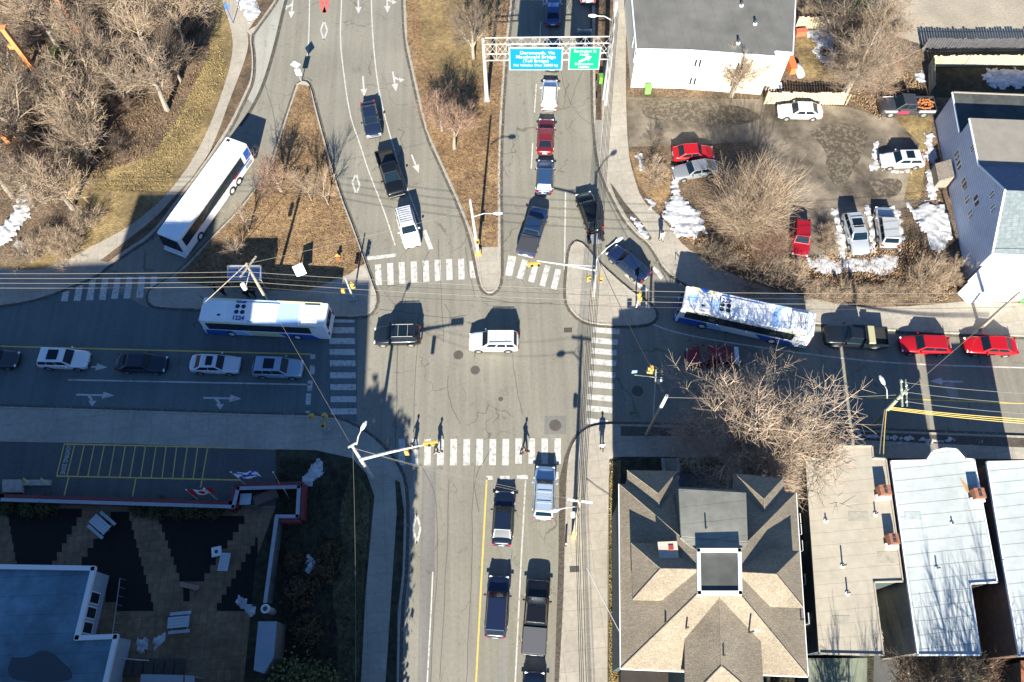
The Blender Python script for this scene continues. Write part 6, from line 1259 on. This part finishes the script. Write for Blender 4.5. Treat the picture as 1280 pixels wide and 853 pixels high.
# ---------------------------------------------------------------- yard clutter by the white building
for lab, x, y, col, d in (('white propane tank beside the cream building', 998, 92, (.8, .8, .8), (1.0, 1.6, 1.1)), ('orange-red box stack at the corner of the cream building', 988, 84, (.6, .16, .05), (.7, 2.0, .9)), ('small white table below the cream building corner', 968, 112, (.8, .8, .8), (1.4, .8, .7)), ('red chest on the upper yard fence', 1001, 42, (.5, .12, .06), (1.2, .6, .6)), ('round fire pit on the back yard snow', 1031, 66, (.12, .08, .06), (.9, .9, .5))):
    b = G(x, y, .3); o = empty('yard_item', (b.x, b.y, .15), R(5), lab, lab.split()[-4] if 0 else ('tank' if 'tank' in lab else 'table' if 'table' in lab else 'fire pit' if 'pit' in lab else 'box')); mm = mat('yard_paint', col, .6, .15, 3)
    if 'tank' in lab: MB().tube([(0, -.9, .55), (0, -.75, .55), (0, .75, .55), (0, .9, .55)], [.15, .42, .42, .15], 14).build('tank', mm, o, smooth=True); MB().box((0, -.5, .1), (.6, .15, .3)).build('foot', M['dark_metal'], o); MB().box((0, .5, .1), (.6, .15, .3)).build('foot', M['dark_metal'], o)
    elif 'table' in lab:
        MB().box((0, 0, .7), (d[0], d[1], .06)).build('table_top', mm, o)
        for sx in (-1, 1):
            for sy in (-1, 1): MB().box((sx * .6, sy * .32, .35), (.06, .06, .7)).build('leg', mm, o)
    elif 'pit' in lab: MB().tube([(0, 0, 0), (0, 0, .4)], .55, 14, cap=False).build('ring', mm, o); MB().cyl((0, 0, .02), .5, .15, 12).build('ashes', M['dark_metal'], o)
    else: MB().box((0, 0, d[2] / 2), d).build('case', mm, o, bevel=.04); MB().box((0, 0, d[2] + .03), (d[0] * 1.05, d[1] * 1.03, .06)).build('lid', mm, o)
# ---------------------------------------------------------------- courtyard wall, flags, furniture
redp = mat('oxblood_cladding', (.17, .03, .035), .7, .2, 2); capm = mat('slate_cap', (.30, .33, .36), .6, .1, 2)
def lowwall(label, pts, h, w=.5, two=True):
    q = [G(x, y, h) for x, y in pts]; o = empty('courtyard_wall', (q[0].x, q[0].y, .1), 0, label, 'wall'); c = Vector((q[0].x, q[0].y, 0)); mbs = [MB(), MB()]
    for a, b in zip(q, q[1:]):
        d = b - a; nv_ = Vector((-d.y, d.x, 0)).normalized(); ang = math.atan2(d.y, d.x); m_ = (a + b) / 2 - c
        mbs[0].box((m_.x + nv_.x * w * .5, m_.y + nv_.y * w * .5, h / 2 - .05), (d.length + (w if two else .05), w, h - .1), ang); mbs[1].box((m_.x, m_.y, h - .02), (d.length + .25, .30, .1), ang)
    mbs[0].build('wall', redp if two else lines_mat(mat('grey_fence', (.10, .10, .10), .9, .2, 2), .3, 40, .02, .6), o); mbs[1].build('coping', capm, o); return o
lowwall('oxblood clad wall with slate coping between the loading zone and the courtyard', [(-60, 625), (0, 625), (292, 634), (298, 611), (374, 609), (372, 646), (346, 646)], 1.3)
lowwall('dark slatted fence with pale top rail along the right side of the courtyard', [(346, 648), (332, 752)], 1.5, .18, False)
b = G(10, 596); o = empty('loading_platform', (0, 0, 0), 0, 'low grey platform with two yellow marks beside the red wall at left', 'platform'); MB().prism([G(x, y, .4) for x, y in ((4, 600), (28, 600), (28, 616), (4, 616))], .1, .55).build('deck', M['kerb'], o); MB().prism([G(x, y, .3) for x, y in ((28, 600), (64, 600), (63, 607), (28, 607))], .1, .35).build('step', M['kerb'], o)
for x in (32, 54): mb = MB(); ribbon(mb, [(x - 3, 598), (x + 4, 604)], .15, .37, .34); mb.build('yellow_mark', M['yellow_paint'], o)
def flag(label, base, tip, zt, kind):
    a = G(base[0], base[1], 1.3); t = G(tip[0], tip[1], zt); o = empty('flag', (a.x, a.y, 1.2), 0, label, 'flag'); d = t - a
    MB().tube([(0, 0, 0), tuple(d)], .035, 6).build('flagpole', M['wood_pole'], o); MB().sphere(tuple(d), .07, 8).build('finial', M['plate'], o)
    u = -d.normalized(); v = Vector((1, .15, -.25)).normalized() if kind != 'red' else Vector((.5, -.8, -.35)).normalized(); Lf, Hf = (1.9, .95) if kind != 'red' else (1.9, .9); nx, ny = 24, 6
    def P(i, j): s = i / nx; tt = j / ny; return Vector(d) + u * (.15 + tt * Hf) + v * s * Lf + Vector((0, .06, .10)) * math.sin(s * 9 + tt) * (.3 + s) + Vector((0, 0, -.25)) * s * s
    vs = [P(i, j) for i in range(nx + 1) for j in range(ny + 1)]; fs = [(i * (ny + 1) + j, (i + 1) * (ny + 1) + j, (i + 1) * (ny + 1) + j + 1, i * (ny + 1) + j + 1) for i in range(nx) for j in range(ny)]
    rdm, wtm, blm = mat('flag_red', (.6, .01, .02), .7), mat('flag_white', (.8, .8, .8), .7), mat('flag_blue', (.02, .06, .4), .7); me = bpy.data.meshes.new('cloth'); me.from_pydata(vs, [], fs)
    for m_ in (rdm, wtm, blm): me.materials.append(m_)
    for p in me.polygons:
        i, j = divmod(p.index, ny); s = (i + .5) / nx; tt = (j + .5) / ny
        if kind == 'canada': mi = 0 if s < .25 or s > .75 or (.42 < s < .58 and .2 < tt < .85) or (.36 < s < .64 and .35 < tt < .6) else 1
        elif kind == 'blue': mi = 2 if abs((s - .5) - (tt - .5)) < .12 or abs((s - .5) + (tt - .5)) < .12 else 1
        else: mi = 1 if .35 < tt < .65 or s > .75 else 0
        p.material_index = mi
    f = bpy.data.objects.new('cloth', me); C.objects.link(f); f.parent = o; sm = f.modifiers.new('s', 'SOLIDIFY'); sm.thickness = .01
flag('red and white maple leaf flag hanging over the loading zone', (247, 625), (232, 612), 3.4, 'canada')
flag('white flag with a blue saltire above the red wall', (307, 606), (288, 590), 3.2, 'blue')
flag('red and white banner hanging beside the end of the red wall', (350, 606), (341, 590), 3.2, 'red')
o = empty('flagpole', tuple(G(272, 625, 1.3)), 0, 'bare slanted flagpole on the red wall beside the maple leaf flag', 'flagpole'); MB().tube([(0, 0, 0), tuple(G(255, 611, 3.2) - G(272, 625, 1.3))], .04, 6).build('pole', M['wood_pole'], o); MB().sphere(tuple(G(255, 611, 3.2) - G(272, 625, 1.3)), .08, 8).build('finial', M['plate'], o)
tbl = mat('grey_table', (.42, .46, .48), .6, .1, 3)
def picnic(label, x, y, rz, L_=1.7, benches=True):
    b = G(x, y, .7); o = empty('picnic_table', (b.x, b.y, .12), rz, label, 'picnic table'); f = MB()
    for k in range(4): f.box((0, -.33 + k * .22, .74), (L_, .2, .05))
    f.build('table_top', tbl, o)
    if benches:
        for s in (1, -1): MB().box((0, s * .72, .44), (L_, .26, .05)).build('bench', tbl, o)
    for s in (1, -1): MB().box((s * L_ * .36, 0, .37), (.08, 1.5 if benches else .7, .08)).build('leg', M['grey_metal'], o); MB().box((s * L_ * .36, 0, .36), (.08, .1, .7)).build('leg', M['grey_metal'], o)
picnic('grey picnic table with benches in the middle of the courtyard', 224, 778, R(3), 1.75)
picnic('dark tilted picnic table near the loading zone wall', 126, 656, R(-38), 1.9)
picnic('small pale table beside the square stool', 281, 703, R(85), 1.5, False)
b = G(271, 690, .5); o = empty('stool', (b.x, b.y, .12), R(10), 'white square planter stool with a dark centre beside the small table', 'stool'); MB().box((0, 0, .45), (.85, .85, .1)).build('seat', M['plate'], o, bevel=.12); MB().cyl((0, 0, .5), .16, .03, 12).build('hole', M['dark_metal'], o); MB().cyl((0, 0, 0), .2, .42, 12).build('pedestal', M['plate'], o)
b = G(237, 733, .5); o = empty('wooden_bench', (b.x, b.y, .12), R(-14), 'brown wooden bench lying across the courtyard path', 'bench'); bm_ = mat('bench_wood', (.3, .19, .14), .8, .2, 3); MB().box((0, 0, .4), (1.7, .42, .1)).build('seat', bm_, o, bevel=.03)
for s in (-.65, .65): MB().box((s, 0, .18), (.12, .38, .36)).build('leg', bm_, o)
b = G(314, 625, .6); o = empty('round_table', (b.x - .4, b.y, .12), 0, 'pale round-cornered table inside the wall corner below the flags', 'table'); MB().box((0, 0, .8), (1.0, 1.0, .06)).build('table_top', tbl, o, bevel=.02); MB().cyl((0, 0, 0), .1, .78, 10).build('leg', M['grey_metal'], o)
b = G(333, 622, .6); o = empty('garden_crate', (b.x, b.y, .12), R(22), 'dark brown crate angled inside the wall corner', 'crate'); cm = mat('crate_brown', (.14, .10, .08), .9, .2, 3); MB().box((0, 0, .35), (2.0, .8, .7)).build('case', cm, o, bevel=.03); MB().box((0, 0, .73), (2.1, .9, .06)).build('lid', cm, o)
# ---------------------------------------------------------------- people
def skin_fig(name, joints, edges, m, o, root=0, sub=1):
    me = bpy.data.meshes.new(name); me.from_pydata([j[:3] for j in joints], edges, []); me.materials.append(m); ob = bpy.data.objects.new(name, me); C.objects.link(ob); ob.parent = o
    ob.modifiers.new('skin', 'SKIN')
    for i, j in enumerate(joints): v = me.skin_vertices[0].data[i]; v.radius = (j[3], j[3] if len(j) < 5 else j[4]); v.use_root = i == root
    s = ob.modifiers.new('sub', 'SUBSURF'); s.levels = sub; s.render_levels = sub
    return ob
def person(label, px, py, face, coat, trou, stride=.28, z0=.0, group=None, hood=None):
    b = G(px, py, z0); o = empty('person', (b.x, b.y, z0), face, label, 'person', group); s = stride   # faces +X
    J = [(0, 0, .95, .13, .16), (0, 0, 1.15, .12, .16), (.01, 0, 1.38, .12, .18), (.02, 0, 1.50, .055), (.04, 0, 1.60, .085, .075), (.04, 0, 1.70, .08),
         (0, .10, .90, .09), (s * .5, .10, .50, .06), (s * .75, .10, .10, .045), (s * 1.25, .10, .05, .04),
         (0, -.10, .90, .09), (-s * .3, -.10, .50, .06), (-s, -.10, .14, .045), (-s * .6, -.10, .05, .04),
         (.01, .2, 1.40, .06), (-s * .5, .25, 1.14, .045), (-s * .15, .24, .90, .035), (.01, -.2, 1.40, .06), (s * .45, -.25, 1.14, .045), (s * .95, -.22, .95, .035)]
    E = [(0, 1), (1, 2), (2, 3), (3, 4), (4, 5), (0, 6), (6, 7), (7, 8), (8, 9), (0, 10), (10, 11), (11, 12), (12, 13), (2, 14), (14, 15), (15, 16), (2, 17), (17, 18), (18, 19)]
    skin_fig('body', J, E, M['skin'], o)
    cm = mat('coat', coat, .85); tm = mat('trousers', trou, .85)
    g = lambda i, k=.02: J[i][:3] + tuple(x + k for x in J[i][3:])
    skin_fig('jacket', [g(0, .03), g(1, .035), g(2, .03), g(14, .025), g(15, .025), g(16, .018), g(17, .025), g(18, .025), g(19, .018)], [(0, 1), (1, 2), (2, 3), (3, 4), (4, 5), (2, 6), (6, 7), (7, 8)], cm, o, 1)
    skin_fig('trousers', [g(0, .015), g(6, .02), g(7, .02), g(8, .02), g(10, .02), g(11, .02), g(12, .02)], [(0, 1), (1, 2), (2, 3), (0, 4), (4, 5), (5, 6)], tm, o)
    for i in (16, 19):   # hands with fingers
        x, y, z = J[i][:3]; h = MB(); h.box((x + .02, y, z - .06), (.05, .03, .09))
        for k in range(4): h.tube([(x + .0 + k * .013, y, z - .10), (x + .01 + k * .013, y, z - .16 - .01 * (k in (1, 2)))], .007, 5)
        h.tube([(x + .045, y, z - .05), (x + .07, y, z - .09)], .008, 5); h.build('hand', M['skin'], o)
    for i in (9, 13): x, y, z = J[i][:3]; MB().box((x - .06, y, .05), (.27, .10, .10)).build('shoe', M['trim'], o, bevel=.03)
    MB().sphere((.025, 0, 1.69), .115, 10, sz=1.0).build('hair' if not hood else 'hood', M['hair'] if not hood else mat('hood', hood, .8), o, smooth=True)
    f = MB(); f.sphere((.125, .035, 1.66), .012, 6); f.sphere((.125, -.035, 1.66), .012, 6); f.build('eyes', M['trim'], o); MB().box((.135, 0, 1.63), (.03, .022, .045), 0, taper=.5).build('nose', M['skin'], o)
    return o
person('pedestrian in a dark coat on the lower crosswalk left part', 518, 563, R(180), (.03, .03, .035), (.05, .04, .04))
person('pedestrian in black on the third stripe gap of the lower crosswalk', 547, 567, R(0), (.03, .03, .03), (.25, .25, .25), .34)
person('pedestrian with brown jacket striding over the lower crosswalk right of the middle', 655, 567, R(0), (.16, .10, .06), (.02, .02, .03), .36)
person('pedestrian in a white jacket standing on the sidewalk at the right end of the crosswalks', 752, 562, R(90), (.75, .75, .72), (.04, .04, .05), .12, .12)
person('pedestrian in white on the upper right sidewalk beside the snow', 826, 301, R(-60), (.8, .8, .78), (.3, .3, .3), .15, .12)
person('person in black waiting at the left end of the bus shelter', 270, 364, R(-90), (.02, .02, .025), (.02, .02, .02), .1, .12)
person('person in dark brown waiting in front of the bus shelter', 281, 369, R(-90), (.06, .035, .03), (.02, .02, .03), .08, .12)
person('person in dark clothes standing right of the bus shelter near the leaning pole', 311, 372, R(-80), (.03, .03, .035), (.03, .03, .03), .12, .12)
person('person in dark green standing right beside the bus, next to the leaning pole', 319, 371, R(-100), (.03, .05, .03), (.03, .03, .03), .1, .12)

for o in list(bpy.data.objects):      # buildings were modelled in world coordinates: keep them there under an empty at their base
    if o.type == 'EMPTY' and o.name.split('.')[0] in ('apartment_building', 'house', 'villa', 'low_building'):
        inv = Matrix.Translation(o.location).inverted()
        for ch in o.children: ch.matrix_parent_inverse = inv
